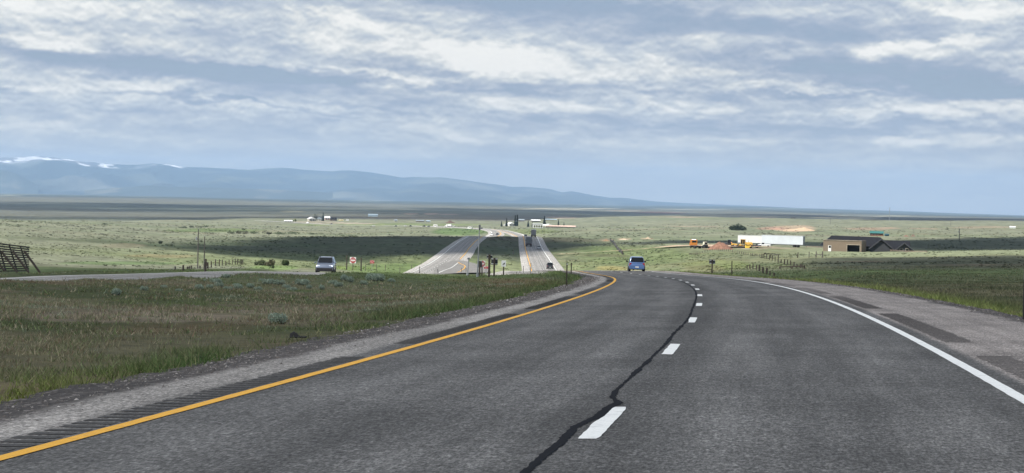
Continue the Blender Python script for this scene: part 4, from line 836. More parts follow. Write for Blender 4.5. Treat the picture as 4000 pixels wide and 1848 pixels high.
# posts and delineators
def post(label, px, py, hpx, w=.12, m=WOODP, name='marker_post', cap=None, group=None, lean=0., Y=None, wpx=None):
    if Y: u = ray(px, py); x = u[0] * Y; v = Vector((x, Y, float(height(np.array([x]), np.array([Y]))[0]))); s = Y / F
    else: v, s = at(px, py)
    r = empty(name, v - Vector((0, 0, .1)), random.uniform(-.3, .3), label, 'post', group); r.rotation_euler[1] = lean
    h = hpx * s + .1; w = wpx * s if wpx else w
    b = MB(); b.cyl((0, 0, 0), (0, 0, h), w / 2, w / 2 * .9, 10); b.cyl((0, 0, h), (0, 0, h + w * .18), w / 2 * .9, w * .25, 10); b.build('shaft', m, r)
    if cap: MB().box((0, -w * .55, h - cap[1] * s), (cap[0] * s, .015, cap[2] * s)).build('reflector', SWHT, r)
    return r
post('black wooden post at the left gravel edge where the road curves', 2213, 1112, 94, wpx=5.5, Y=87, cap=(3, 5, 5))
post('black post at the far right edge of the picture with a white reflector', 3999, 1240, 232, wpx=10, m=BLK, Y=43, cap=(7, 52, 42))
post('shorter dark post behind and right of the black wooden post', 2231, 1077, 50, wpx=4.5)
post('lone dark post on the right verge in front of the dirt pile', 2858, 1074, 54, wpx=4.5)
post('tall black wooden post left of the do not enter sign', 1354, 1055, 57, wpx=5)
post('tall black wooden post right of the do not enter sign', 1410, 1059, 51, wpx=5.5)
post('dark marker post in front of the sunlit far carriageway', 1639, 1066, 31, wpx=3, m=BLK)
post('small dark marker post beside the turn lane of the far carriageway', 1712, 1068, 22, wpx=2.6, m=BLK, lean=-.12)
post('short stub post on the right verge beside the wide shoulder', 3201, 1098, 11, wpx=4.5, Y=112)
for px, py, h, lab in ((1428, 1057, 26, 'thin green post next to the tall black wooden post'), (1470, 1057, 25, 'thin post just right of the small red wrong way sign'), (1505, 1058, 24, 'thin post halfway between the red sign and the far pavement edge'), (1562, 1058, 24, 'thin post at the edge of the far pavement'), (1608, 1046, 17, 'thin post up the bank beside the far pavement'), (1645, 1030, 14, 'highest thin post on the bank beside the far pavement'),
        (1802, 1070, 24, 'thin post beside the turn pocket of the crossover'), (1820, 1070, 24, 'thin post right of the turn pocket beside the grey mast'), (2018, 1072, 11, 'short leaning stub left of the right carriageway'), (2031, 1070, 15, 'short stub post in the valley median grass'), (2044, 1070, 32, 'brown post nearest the left edge of the right carriageway'), (2073, 1070, 44, 'thin dark post against the yellow line of the right carriageway'), (2005, 994, 27, 'brown post on the shaded hill between the carriageways')):
    post(lab, px, py, h, wpx=2.4, m=WOODG)
# light masts in the median
def mast(label, px, py, hpx, w):
    v, s = at(px, py); r = empty('light_mast', v, 0, label, 'mast'); h = hpx * s
    MB().cyl((0, 0, 0), (0, 0, .3), w * 1.8, w * 1.6, 10).build('base', STEEL, r); MB().cyl((0, 0, .3), (.10, 0, h), w, w * .55, 10).build('pole', STEEL, r); return r, h
r, h = mast('tall grey light mast standing in the median in front of the far hill', 1865, 1083, 203, .07)
MB().box((.10, 0, h - .2), (.17, .17, .5)).build('lamp_head', SALU, r, .05)
r, h = mast('shorter grey mast beside the crossover turn pocket', 1826, 1076, 68, .07); MB().box((.08, 0, h), (.25, .2, .18)).build('cap', SALU, r, .03)
# utility poles
def upole(label, px, py, hpx, trafo=True, arm=False, Y=None, wpx=4.6):
    if Y: u = ray(px, py); x = u[0] * Y; v = Vector((x, Y, float(height(np.array([x]), np.array([Y]))[0]))); s = Y / F
    else: v, s = at(px, py)
    r = empty('utility_pole', v, 0, label, 'utility pole'); h = hpx * s; w = wpx * s / 2
    MB().cyl((0, 0, -.3), (0, 0, h), w, w * .72, 10).build('pole', mat('pole_wood', (.12, .11, .10), .9, 0, .3, 4.), r)
    if trafo: MB().cyl((-w * 2.4, 0, h * .72), (-w * 2.4, 0, h * .80), w * 1.2, w * 1.2, 12).cyl((-w * 2.4, 0, h * .80), (-w * 2.4, 0, h * .82), w * .5, w * .3, 8).build('transformer', STEEL, r)
    if arm: MB().box((0, -w, h * .94), (w * 10, w, w)).build('crossarm', WOODG, r)
    MB().cyl((0, 0, h), (0, 0, h + w * 2), w * .35, w * .3, 6).build('insulator', STEEL, r)
    return r
upole('tall wooden utility pole with a grey transformer beside the left fence', 772, 1052, 153, wpx=5.2); upole('shorter bare utility pole just right of the transformer pole', 797, 1056, 130, False, wpx=5.0)
upole('lone utility pole with a transformer on the shaded field at right', 3747, 938, 45, wpx=3.4); upole('faint thin pole on the far field above the house', 3243, 876, 24, False, wpx=1.6); upole('faint thin pole on the hazy far field near the right edge', 3714, 880, 20, False, wpx=1.5)
v, s = at(3474, 862); r = empty('radio_mast', v, 0, 'slim lattice radio mast rising above the hazy horizon at right', 'mast'); h = 52 * s; b = MB()
for k in range(3):
    a = 2.1 * k; b.cyl((math.cos(a) * .7, math.sin(a) * .7, 0), (math.cos(a) * .5, math.sin(a) * .5, h), .16, .14, 5)
for k in range(14): b.bar((.7 * math.cos(2.1 * (k % 3)), .7 * math.sin(2.1 * (k % 3)), h * k / 14), (.6 * math.cos(2.1 * ((k + 1) % 3)), .6 * math.sin(2.1 * ((k + 1) % 3)), h * (k + 1) / 14), .12, .12)
b.build('lattice', STEEL, r)
# ------------------------------------------------------------------ fences
def fence(name, label, posts, m=WOODP, w=.12, rails=(), wires=0, hh=None, thick=None):
    """posts: (px, py_base, height px); rails: (post a, post b, fraction of height)"""
    pts = []
    for px, py, h in posts: v, s = at(px, py); pts.append((v, h * s))
    base = pts[0][0]; r = empty(name, base, 0, label, 'fence')
    for k, (v, h) in enumerate(pts):
        d = v - base; ww = w * random.uniform(.8, 1.3) * (thick.get(k, 1) if thick else 1); ln = (random.uniform(-.05, .05), random.uniform(-.05, .05))
        MB().cyl(d + Vector((0, 0, -.2)), d + Vector((ln[0] * h, ln[1] * h, h * random.uniform(.92, 1.06))), ww / 2, ww * .42, 7).build('post', m, r)
    for a, b_, f in rails:
        MB().bar(pts[a][0] - base + Vector((0, -.08, pts[a][1] * f)), pts[b_][0] - base + Vector((0, -.08, pts[b_][1] * f)), .09, .13).build('rail', m, r)
    for k in range(wires):
        b = MB(); f = .35 + .55 * k / max(1, wires - 1)
        for (v0, h0), (v1, h1) in zip(pts[:-1], pts[1:]): b.bar(v0 - base + Vector((0, 0, h0 * f)), v1 - base + Vector((0, 0, h1 * f)), .012, .012)
        b.build('wire', STEEL, r)
    return r
def Q(lst, sx_, ox, oy): return [(ox + a / sx_, oy + b_ / sx_, h / sx_) for a, b_, h in lst]
fence('post_fence', 'row of rough wooden posts with a railed end near the transformer pole', Q([(15, 640, 45), (128, 660, 80), (193, 645, 55), (222, 640, 50), (250, 635, 48), (372, 628, 42), (447, 670, 210), (483, 632, 95), (536, 612, 92), (596, 598, 92), (648, 590, 98), (694, 586, 86), (742, 584, 76), (790, 582, 74), (840, 578, 74), (878, 578, 86), (914, 576, 84), (948, 576, 80), (968, 576, 78), (988, 574, 72)], 3.68, 680, 880), rails=[(14, 17, .55), (17, 19, .95), (17, 19, .5)], w=.2, wires=2)
fence('post_fence', 'sparse weathered posts beside the far carriageway at the left', Q([(1630, 692, 76), (1760, 690, 50), (1940, 690, 60), (2120, 688, 30), (2300, 690, 40), (2515, 650, 54)], 3.68, 0, 880), w=.16, wires=2, m=WOODG)
fence('post_fence', 'short fence posts along the gravel driveway below the culvert', Q([(845, 450, 26), (945, 443, 30), (1087, 435, 32), (1230, 412, 26), (1332, 405, 28), (1440, 396, 28)], 3.963, 2250, 880), w=.25)
fence('post_fence', 'long row of thin fence posts in front of the dirt pile', Q([(190 + 17 * k, 495 - 1.0 * k, 36) for k in range(9)] + [(360 + 42 * k, 480 - 10 * k, 30) for k in range(6)] + [(610 + 33 * k, 428 + 1.2 * k * 1.5, 42) for k in range(9)] + [(910 + 37 * k, 458 + 6.2 * k, 46) for k in range(13)], 4.293, 2650, 880), w=.19, m=WOODG)
fence('corral', 'dark corral of posts with a top rail on the right hand bank', Q([(1395, 565, 80), (1432, 562, 76), (1480, 575, 85), (1525, 590, 80), (1545, 560, 70), (1572, 597, 85), (1620, 610, 85), (1672, 622, 140), (1722, 636, 70), (1775, 650, 82), (1826, 650, 76), (1880, 662, 82), (1935, 685, 75), (1988, 690, 60), (2045, 720, 72), (2075, 728, 75), (2110, 730, 52), (1902, 735, 60), (1700, 740, 50)], 4.293, 2650, 880), w=.2, rails=[(1, 4, .95), (4, 7, .95), (16, 18, .85)])
fence('post_fence', 'dark fence posts stepping down the shaded bank below the corral', Q([(1150, 735, 62), (1196, 735, 80), (1247, 738, 92), (1305, 745, 92), (1357, 780, 110), (1415, 810, 110), (1475, 820, 110), (1535, 835, 80), (1600, 850, 60)], 4.293, 2650, 880), w=.19)
fence('brace_frame', 'H shaped wooden brace on the sunlit strip below the tan barn', Q([(2305, 555, 108), (2412, 555, 108)], 4.293, 2650, 880), w=.3, rails=[(0, 1, .5)], m=WOODG)
post('leaning dark post on the sunlit strip left of the H shaped brace', 2650 + 1995 / 4.293, 880 + 557 / 4.293, 21, wpx=4.5, lean=.1); post('slim grey post standing between the leaning post and the brace', 2650 + 2190 / 4.293, 880 + 557 / 4.293, 24, wpx=3, m=WOODG)
fence('rail_fence', 'low weathered rail fence running in front of the barn and dark house', [(3150, 968, 5), (3195, 971, 5), (3240, 975, 6), (3300, 979, 6), (3360, 981, 6), (3420, 982, 7), (3480, 984, 7), (3540, 986, 7), (3620, 985, 6)], rails=[(k, k + 1, .95) for k in range(8)] + [(k, k + 1, .5) for k in range(8)], m=mat('pale_rail', (.22, .17, .13), .9, 0, .3, 3.), w=.3)
# slatted snow fence at the left edge
v0, s0 = at(-150, 1078); v1, s1 = at(118, 1076); Ysn = 165.; u0 = ray(-190, 1070)[0] * Ysn; u1 = ray(122, 1070)[0] * (Ysn + 10)
a0 = Vector((u0, Ysn, float(height(np.array([u0]), np.array([Ysn]))[0]))); a1 = Vector((u1, Ysn + 10, float(height(np.array([u1]), np.array([Ysn + 10.]))[0])))
sn = empty('snow_fence', a0, math.atan2(a1.y - a0.y, a1.x - a0.x), 'tall slatted wooden snow fence leaning at the left edge of the photo', 'fence'); Ls = (a1 - a0).length; Hs = 106 * Ysn / F
slope = (a1.z - a0.z) / Ls
zg = lambda x: slope * x
for k in range(12):
    f = k / 11; z = .22 + f * (Hs - .25) ; y = .95 * f - .3 ; x1 = Ls * (.93 + .12 * f)
    dz0 = .9 * f; b = MB(); b.bar((0, y, z + dz0), (x1, y, z + zg(x1) * .6 - .0 + .0), .03, Hs / 11 * .60); b.build('slat', WOODG, sn)
for x in np.linspace(.6, Ls * .93, 7):
    MB().bar((x, -.34, .0 + zg(x)), (x + .05, .65, Hs + .9 * (1 - x / Ls)+ zg(x) * .6), .10, .08).build('upright', WOODP, sn)
    MB().bar((x + .1, -1.5, zg(x)), (x + .1, .3, Hs * .8), .14, .14).build('brace', WOODP, sn)
# ------------------------------------------------------------------ yard, barn and house on the right
TRW = mat('trailer_white', (.62, .66, .70), .4, .1, .07, .35)
def box_trailer(label, px, py, Lpx, Hpx, rz, m):
    v, s = at(px, py); r = empty('semi_trailer', v, rz, label, 'trailer'); Lm = Lpx * s; Hm = Hpx * s; wz = 1.05
    MB().box((0, 0, wz + (Hm - wz) / 2), (Lm, 2.55, Hm - wz)).build('body', m, r, .05)
    b = MB()
    for k in range(1, 14): b.box((-Lm / 2 + Lm * k / 14, -1.285, wz + (Hm - wz) / 2), (.05, .02, Hm - wz - .25))
    b.build('side_rib', m, r); MB().box((0, -1.28, wz + .08), (Lm, .04, .14)).build('side_rail', STEEL, r)
    MB().box((0, -1.28, Hm - .07), (Lm, .04, .12)).build('top_rail', STEEL, r); d = MB().box((Lm / 2 + .02, 0, wz + (Hm - wz) / 2), (.04, 2.3, Hm - wz - .2)).build('rear_door', TGREY, r)  # grey door colour stands for the shade on the white trailer's end
    for x in (Lm * .36, Lm * .28):
        for y in (-.9, .9): MB().cyl((x, y - .28, .5), (x, y + .28, .5), .5, .5, 14).build('wheel', RUB, r)
    for y in (-.7, .7): MB().box((-Lm * .27, y, .55), (.14, .14, 1.1)).build('landing_leg', STEEL, r)
    return r
box_trailer('long white box trailer at right, its end greyed as shade towards the barn', 3058, 968, 168, 45, R(-24), TRW)
box_trailer('shorter white box trailer behind the yellow road grader', 2934, 961, 102, 40, R(-24), mat('trailer_white_warm', (.74, .74, .72), .4, .1, .05, .3))
# road grader
v, s = at(2898, 968); g = empty('motor_grader', v, R(180 - 14), 'yellow road grader with six wheels parked in front of the white trailers', 'grader'); u = 8.6 / 84 * 1.0
MB().prismx([(-1, 0)] * 0 + [], 0, 0) if False else None
def px_prism(name, poly, y0, y1, m, par, bev=.04): return MB().prism(poly, y0, y1).build(name, m, par, bev)
px_prism('engine_hood', [(-4.0, 1.0), (-1.2, 1.0), (-1.2, 2.15), (-3.6, 2.2), (-4.1, 1.9)], -.6, .6, PYEL, g); px_prism('frame', [(-1.2, 1.0), (.3, 1.2), (3.6, 1.55), (4.1, 1.5), (4.1, .9), (3.7, .85), (3.5, 1.2), (.4, .85), (-1.2, .7)], -.2, .2, PYEL, g)
c_ = px_prism('cab', [(-1.2, 1.5), (.35, 1.5), (.45, 3.1), (-1.25, 3.1)], -.7, .7, GLASS, g); MB().box((-.4, 0, 3.17), (1.9, 1.6, .12)).build('cab_roof', PYEL, c_, .03)
for x in (-1.22, -.4, .42):
    for y in (-.7, .7): MB().box((x, y, 2.3), (.10, .08, 1.65)).build('cab_pillar', PYEL, c_)
for x in (-3.3, -1.7, 3.75):
    for y in (-1., 1.): t_ = MB().cyl((x, y - .22, .68), (x, y + .22, .68), .68, .68, 20).build('wheel', RUB, g); MB().cyl((x, y * 1.24, .68), (x, y * 1.25, .68), .36, .3, 12).build('rim', PYEL, t_)
MB().prismx([(-.35, .15), (-.1, .12), (.05, .5), (-.02, .85), (-.2, .8), (-.12, .5)], -1.9, 1.9).build('blade', STEEL, g).location = (.9, 0, .1); g.children[-1].rotation_euler = (0, 0, R(60))
MB().cyl((.9, 0, .8), (.9, 0, .95), .75, .75, 18).bar((.9, .3, .9), (3.6, 0, 1.1), .12, .12).bar((.9, -.3, .9), (3.6, 0, 1.1), .12, .12).build('circle_drawbar', PYEL, g)
for y in (-.45, .45): MB().cyl((1.3, y, 1.4), (1.0, y, .9), .07, .07, 8).build('lift_cylinder', STEEL, g)
MB().cyl((-2.6, .25, 2.2), (-2.6, .25, 2.9), .06, .06, 8).build('exhaust', BLK, g)
v, s = at(2919, 972); r = empty('bin', v, R(8), 'bright yellow box leaning in front of the road grader', 'bin'); b = MB().box((0, 0, .55), (1.5, .9, 1.1), rx=R(-8)).build('body', mat('bin_yellow', (.80, .55, .06), .5, 0, .1), r, .03); MB().box((0, -.1, 1.12), (1.56, .96, .08)).build('rim', PYEL, b)
# orange flatbed truck
v, s = at(2716, 972); o = empty('flatbed_truck', v, R(10), 'orange cab truck with an empty dark flat bed at the left end of the yard', 'truck')
cb = MB().prismx([(1.8, 1.0), (4.2, 1.0), (4.2, 2.0), (3.5, 2.2), (3.1, 3.2), (1.8, 3.2)], -1.2, 1.2).build('cab', PORANGE, o, .06); MB().box((0, 1.78, 2.55), (1.7, .04, .7)).build('rear_window', GLASS, cb); MB().box((0, 2.4, 3.27), (1.5, .3, .14)).build('light_bar', LAMPW, cb)
MB().box((0, -1.5, 1.05), (2.45, 6.2, .16)).build('bed', mat('bed_dark', (.09, .085, .08), .9, .1, .4), o, .02); MB().box((-1.0, -1.5, .85), (.14, 6.2, .25)).box((1.0, -1.5, .85), (.14, 6.2, .25)).build('side_rail', BLK, o)
for y in (-3.2, -2.0, 3.1):
    for x in (-.95, .95): MB().cyl((x - .2, y, .5), (x + .2, y, .5), .5, .5, 14).build('wheel', RUB, o)
for x in (-1.45, 1.45): MB().box((x, 3.2, 2.3), (.3, .1, .5)).build('mirror', BLK, cb)
# cream skid loader and dark tractor
v, s = at(2754, 968); k = empty('skid_loader', v, R(20), 'cream white compact loader between the orange truck and the dirt pile', 'loader'); CRM = mat('cream_paint', (.70, .66, .52), .45, 0, .1)
MB().box((0, 0, .9), (1.5, 2.2, .8)).build('body', BLK, k, .06); kc = MB().box((0, .1, 1.85), (1.35, 1.3, 1.1), taper=.9).build('cab', CRM, k, .05); MB().box((0, -.62, 1.9), (1.0, .03, .7)).build('window', GLASS, kc)
for x in (-.82, .82): MB().bar((x, -1.2, 1.7), (x, 1.6, .7), .16, .24).build('lift_arm', CRM, k)
MB().prismx([(1.5, .15), (2.3, .1), (2.3, .2), (1.7, .8), (1.5, .8)], -.95, .95).build('bucket', STEEL, k)
for x in (-.75, .75):
    for y in (-.65, .65): MB().cyl((x - .15, y, .42), (x + .15, y, .42), .42, .42, 12).build('wheel', RUB, k)
v, s = at(2842, 965); k = empty('tractor', v, R(75), 'dark tractor with orange lamps between the dirt pile and the grader', 'tractor')
MB().prismx([(-1.6, .7), (1.7, .7), (1.7, 1.4), (.3, 1.5), (-1.6, 1.4)], -.45, .45).build('hood', PDARK, k, .04); kc = MB().box((0, -.7, 2.05), (1.2, 1.2, 1.2), taper=.9).build('cab', GLASS, k, .04); MB().box((0, -.7, 2.7), (1.3, 1.35, .1)).build('cab_roof', PDARK, kc)
for x in (-.8, .8):
    MB().cyl((x - .2, -1., .75), (x + .2, -1., .75), .75, .75, 18).build('wheel', RUB, k); MB().cyl((x - .13, 1.2, .45), (x + .13, 1.2, .45), .45, .45, 14).build('wheel', RUB, k); MB().cyl((x * .7, -1.5, 1.6), (x * .7, -1.62, 1.6), .16, .16, 10).build('lamp', glow('amber_lens', (.9, .3, .04), .6), k)
# pickup and utility trailer near the box trailers
v, s = at(2985, 967); car('pickup', 'small white pickup parked below the join of the two box trailers', 'pickup', v, R(80), PWHITE, 5.2, 1.95, 1.8, 'pickup', False)
v, s = at(2955, 969); k = empty('utility_trailer', v, R(70), 'low dark utility trailer parked left of the small white pickup', 'trailer'); MB().box((0, 0, .62), (1.8, 3.4, .1)).box((-.88, 0, .85), (.05, 3.4, .4)).box((.88, 0, .85), (.05, 3.4, .4)).build('bed', PDARK, k); MB().bar((0, 1.7, .6), (0, 3.0, .5), .1, .1).build('tongue', STEEL, k)
for x in (-1., 1.): MB().cyl((x - .1, -.2, .35), (x + .1, -.2, .35), .35, .35, 12).build('wheel', RUB, k)
# mounds
def mound(name, label, px, py, wpx, hpx, col, dpt=.7, seed=1, peaks=((0, 1.), (.22, .93)), cat='dirt pile', sharp=1.):
    v, s = at(px, py); w = wpx * s / 2; h = hpx * s; n = 44; a = np.linspace(-1.25, 1.25, n); X, Y = np.meshgrid(a, a); z = np.zeros_like(X)
    for cx, ph in peaks: z = np.maximum(z, ph * (1 - np.hypot((X - cx) * 1.05, Y) ** sharp))
    z = z + .10 * fbm(X * 5, Y * 5, 4, seed) * np.clip(z * 3, 0, 1) 
    z = np.where(z > 0, z, z * .5)
    m = mat(name + '_soil_%d' % seed, col, .95, 0, .35, 1.2, bump=.6)
    o = np_mesh(name, np.stack([X.ravel() * w, Y.ravel() * w * dpt, z.ravel() * h - .05], 1), grid_faces(n, n), m); o.location = v + Vector((0, 0, .05)); return tag(o, label, cat)
mound('dirt_pile', 'reddish brown heap of dirt between the orange truck and the road grader', 2810, 977, 100, 31, (.20, .105, .07), .8, 3)
mound('dirt_mound', 'pale sandy spoil heap on the far field above the white trailers', 3125, 901, 110, 14, (.46, .33, .22), .8, 5, ((0, .9), (.3, 1.), (-.5, .5)))
mound('dirt_mound', 'lower reddish spoil heap left of the pale sandy heap', 3035, 897, 70, 7, (.34, .21, .15), .8, 7, ((0, 1.), (-.5, .6)))
mound('dirt_mound', 'brush covered dark mound right of the pale sandy heap', 3195, 907, 56, 6, (.075, .08, .05), .8, 9, ((0, 1.), (.4, .7)))
mound('dirt_mound', 'dark rust brown mound on the shaded plain left of the bend', 1758, 872, 42, 12, (.09, .055, .04), .8, 11, ((0, 1.), (.3, .6)), sharp=.8)
mound('dirt_mound', 'bare brown outcrop on the slope above the culvert', 2366, 943, 26, 9, (.22, .15, .09), .8, 13)
mound('dirt_mound', 'pale flat spoil bank right of the brown outcrop', 2434, 938, 40, 6, (.42, .34, .24), .6, 15)
mound('dirt_mound', 'small pale knob on the green slope left of the orange truck', 2530, 934, 20, 8, (.40, .32, .22), .7, 17)
mound('scrap_pile', 'reddish scrap heap right of the teal tank', 3538, 924, 24, 6, (.20, .11, .08), .7, 19, cat='scrap heap'); mound('scrap_pile', 'taller brown scrap heap furthest right on the far field', 3566, 924, 20, 9, (.15, .10, .075), .7, 21, cat='scrap heap')
mound('grass_mound', 'grassy dark bank behind the railed fence posts', 935, 1056, 210, 14, (.075, .10, .045), .35, 23, ((0, 1.), (-.3, .7), (.35, .6)), cat='bank')
# culvert / dry ditch gate on the slope
v, s = at(2432, 1000); r = empty('fence_line', v, 0, 'dark old wire fence running down the slope to the driveway', 'fence')
pp = [at(a, b_) for a, b_ in ((2384, 944), (2395, 953), (2402, 962), (2410, 972), (2417, 980), (2425, 988), (2432, 995))]
for kx, (p_, s_2) in enumerate(pp): MB().cyl(p_ - v, p_ - v + Vector((0, 0, 1.5)), .22, .2, 7).build('post', WOODP, r)
for (p_, _a), (q_, _b) in zip(pp[:-1], pp[1:]): MB().bar(p_ - v + Vector((0, 0, .6)), q_ - v + Vector((0, 0, .6)), .45, .9).build('wire_mesh', mat('old_wire', (.05, .05, .045), .9), r)
# ------------------------------------------------------------------ barn, house, sheds
TAN = mat('tan_metal', (.185, .142, .10), .6, 0, .06, .5); TAND = mat('tan_trim', (.42, .37, .30), .6); SHIN = mat('dark_shingle', (.020, .021, .025), .95, 0, .25, 2.5, spec=.05); DWALL = mat('dark_wall', (.035, .037, .042), .8, 0, .15); DARKIN = mat('interior_shade', (.012, .012, .012), .95)
v, s = at(3290, 982); bn = empty('barn', v, R(-19), 'tan metal barn with a wide open garage doorway', 'barn'); Wb = 150 * s; Hb = 44 * s; Db = 9.5
x0, x1 = -Wb / 2, Wb / 2; dx0, dx1 = x0 + Wb * .615, x0 + Wb * .965; dh = Hb * .66
MB().box(((x0 + dx0) / 2, 0, Hb / 2), (dx0 - x0, .2, Hb)).box(((dx0 + dx1) / 2, 0, (Hb + dh) / 2), (dx1 - dx0, .2, Hb - dh)).box(((dx1 + x1) / 2, 0, Hb / 2), (x1 - dx1, .2, Hb)).build('front_wall', TAN, bn)
MB().box((x1 - .1, Db / 2 + .1, Hb / 2), (.2, Db, Hb)).box((x0 + .1, Db / 2 + .1, Hb / 2), (.2, Db, Hb)).box((0, Db + .2, Hb / 2), (Wb, .2, Hb)).build('wall', TAN, bn)
MB().box((0, Db / 2 + .1, Hb - .12), (Wb - .45, Db - .2, .15)).build('roof', SHIN, bn); MB().box((0, Db / 2, .03), (Wb - .5, Db - .3, .06)).build('floor', mat('barn_floor', (.06, .055, .05), .9), bn)
gd = MB().box((dx0 + .06, -.12, dh / 2), (.14, .06, dh)).box((dx1 - .06, -.12, dh / 2), (.14, .06, dh)).box(((dx0 + dx1) / 2, -.12, dh - .06), (dx1 - dx0, .06, .14)).build('garage_frame', TAND, bn)
MB().box(((dx0 + dx1) / 2, 2.2, dh / 2), (dx1 - dx0, .1, dh)).build('garage_shade', DARKIN, bn)  # dark sheet across the inside, standing in for interior shade
dr = MB().box((x0 + Wb * .17, -.13, 1.05), (1.05, .06, 2.1)).build('door', SWHT, bn); MB().box((x0 + Wb * .175, -.17, 1.6), (.72, .04, .8)).build('door_window', GLASS, dr)
MB().box((0, -.12, Hb + .02), (Wb + .1, .3, .12)).build('parapet_trim', TAND, bn)
def gable(mb, x0, x1, y0, y1, ze, zr):
    """gable roof, ridge along x"""
    ym = (y0 + y1) / 2; return mb.add([(x0, y0, ze), (x1, y0, ze), (x1, y1, ze), (x0, y1, ze), (x0, ym, zr), (x1, ym, zr)], [(0, 1, 5, 4), (2, 3, 4, 5), (1, 2, 5), (3, 0, 4), (0, 3, 2, 1)])
v, s = at(3440, 984); hs = empty('house', v, R(-8), 'dark slate roofed house joined behind the tan barn', 'house')
MB().box((-9, 15, .8), (19, 10, 2.2)).build('wall', DWALL, hs); MB().add([(-21, 8.5, 1.6), (4.6, 8.5, 1.6), (4.6, 21.5, 1.6), (-21, 21.5, 1.6), (-17, 15, 5.1), (.3, 15, 4.9)], [(0, 1, 5, 4), (2, 3, 4, 5), (1, 2, 5), (3, 0, 4), (0, 3, 2, 1)]).build('roof', SHIN, hs)
MB().box((3.5, 7.6, .5), (9, 8, 1.6)).build('wall', DWALL, hs); gable(MB(), -.5, 10.5, 3.2, 12.6, 1.0, 4.0).build('roof', SHIN, hs)
MB().prism([(-3.4, 0), (4.0, 0), (4.0, 1.3), (.3, 4.0), (-3.4, 1.3)], 2.0, 2.3).build('gable_wall', DWALL, hs); MB().prism([(5.2, 0), (11.2, 0), (11.2, .9), (8.2, 2.9), (5.2, .9)], .6, .9).build('gable_wall', DWALL, hs)
for ax, az_, hw_, ze_, y0_ in ((.3, 4.5, 4.4, .9, 1.4), (8.2, 3.3, 3.7, .5, 0.)):
    MB().add([(ax - hw_, y0_, ze_), (ax, y0_, az_), (ax + hw_, y0_, ze_), (ax - hw_, 9, ze_), (ax, 9, az_), (ax + hw_, 9, ze_)], [(0, 1, 4, 3), (1, 2, 5, 4)]).build('roof', SHIN, hs).modifiers.new('s', 'SOLIDIFY').thickness = .25
    MB().bar((ax - hw_, y0_ - .06, ze_ - .1), (ax, y0_ - .06, az_ - .05), .1, .28).bar((ax, y0_ - .06, az_ - .05), (ax + hw_, y0_ - .06, ze_ - .1), .1, .28).build('fascia', mat('fascia', (.05, .052, .058), .8), hs)
for x in (7.2, 9.2): f_ = MB().box((x, .55, 1.0), (1.2, .06, .9)).build('window', TAND, hs); MB().box((x, .50, 1.0), (1.0, .05, .7)).build('pane', GLASS, f_)
def shed(name, label, px, py, wpx, hpx, roof, wall, rz=0., dp=1.1, cat='building', ridge='x', win=0, roof_frac=.45):
    v, s = at(px, py); r = empty(name, v, rz, label, cat); w = wpx * s; h = hpx * s; d = min(w, 12) * dp; hw = h * (1 - roof_frac)
    MB().box((0, 0, hw / 2), (w, d, hw)).build('wall', wall, r)
    if ridge == 'x': gable(MB(), -w / 2 - .4, w / 2 + .4, -d / 2 - .5, d / 2 + .5, hw - .1, h).build('roof', roof, r)
    else: MB().prism([(-w / 2 - .4, hw - .1), (0, h), (w / 2 + .4, hw - .1)], -d / 2 - .5, d / 2 + .5).build('roof', roof, r)
    for k in range(win):
        x = -w / 2 + w * (k + .7) / (win + .4); MB().box((x, -d / 2 - .03, hw * .5), (w / win * .35, .08, hw * .5)).build('window', GLASS, r)
    return r
RWH = mat('white_roof', (.74, .75, .75), .5, 0, .06, .2); RGR = mat('grey_roof', (.24, .28, .31), .5, .1, .1, .2); RPK = mat('pink_roof', (.50, .37, .31), .7, 0, .15, .15); WCR = mat('cream_wall', (.42, .40, .34), .8, 0, .1); WBR = mat('brown_wall', (.10, .075, .06), .9, 0, .2); RBL = mat('blue_roof', (.36, .46, .52), .4, .1, .06, .2); TEAL = mat('teal_roof', (.03, .14, .13), .5, .1, .15, .3)
# open shed with a teal roof
v, s = at(3424, 923); sh = empty('open_shed', v, R(-8), 'open sided shed with a teal roof on the far field', 'shed'); w = 54 * s; h = 18 * s
gable(MB(), -w / 2, w / 2, -3.2, 3.2, h * .55, h).build('roof', TEAL, sh)
for x in np.linspace(-w / 2 + .5, w / 2 - .5, 5):
    for y in (-2.8, 2.8): MB().box((x, y, h * .28), (.3, .3, h * .56)).build('post', WBR, sh)
MB().box((0, 2.9, h * .25), (w - 1, .1, h * .5)).build('back_wall', WBR, sh); MB().box((0, -2.8, h * .12), (w - 1, .1, h * .2)).build('front_rail', mat('rust_rail', (.22, .09, .05), .8), sh)
MB().box((-1, 0, h * .16), (w * .6, 2.4, h * .3)).build('stack', WCR, sh)
v, s = at(3464, 923); tk = empty('tank', v, R(15), 'rounded teal blue tank lying right of the open shed', 'tank'); MB().cyl((-1.5, 0, 1.0), (1.5, 0, .9), .9, .85, 16).build('drum', mat('tank_teal', (.04, .10, .13), .5), tk, .1); MB().box((-1, 0, .25), (.3, 1.4, .5)).box((1, 0, .25), (.3, 1.4, .5)).build('saddle', BLK, tk)
v, s = at(3955, 891); pl = empty('equipment_cover', v, 0, 'small white structure on the far field near the right edge', 'shed'); MB().box((0, 0, .8), (22 * s, 2.5, 1.6)).build('wall', PWHITE, pl); gable(MB(), -11.5 * s, 11.5 * s, -1.5, 1.5, 1.55, 2.6).build('roof', RWH, pl)
shed('hut', 'tiny dark hut on the ridge line of the far right field', 3098, 855, 17, 6, WBR, WBR, 0, .6, 'hut')
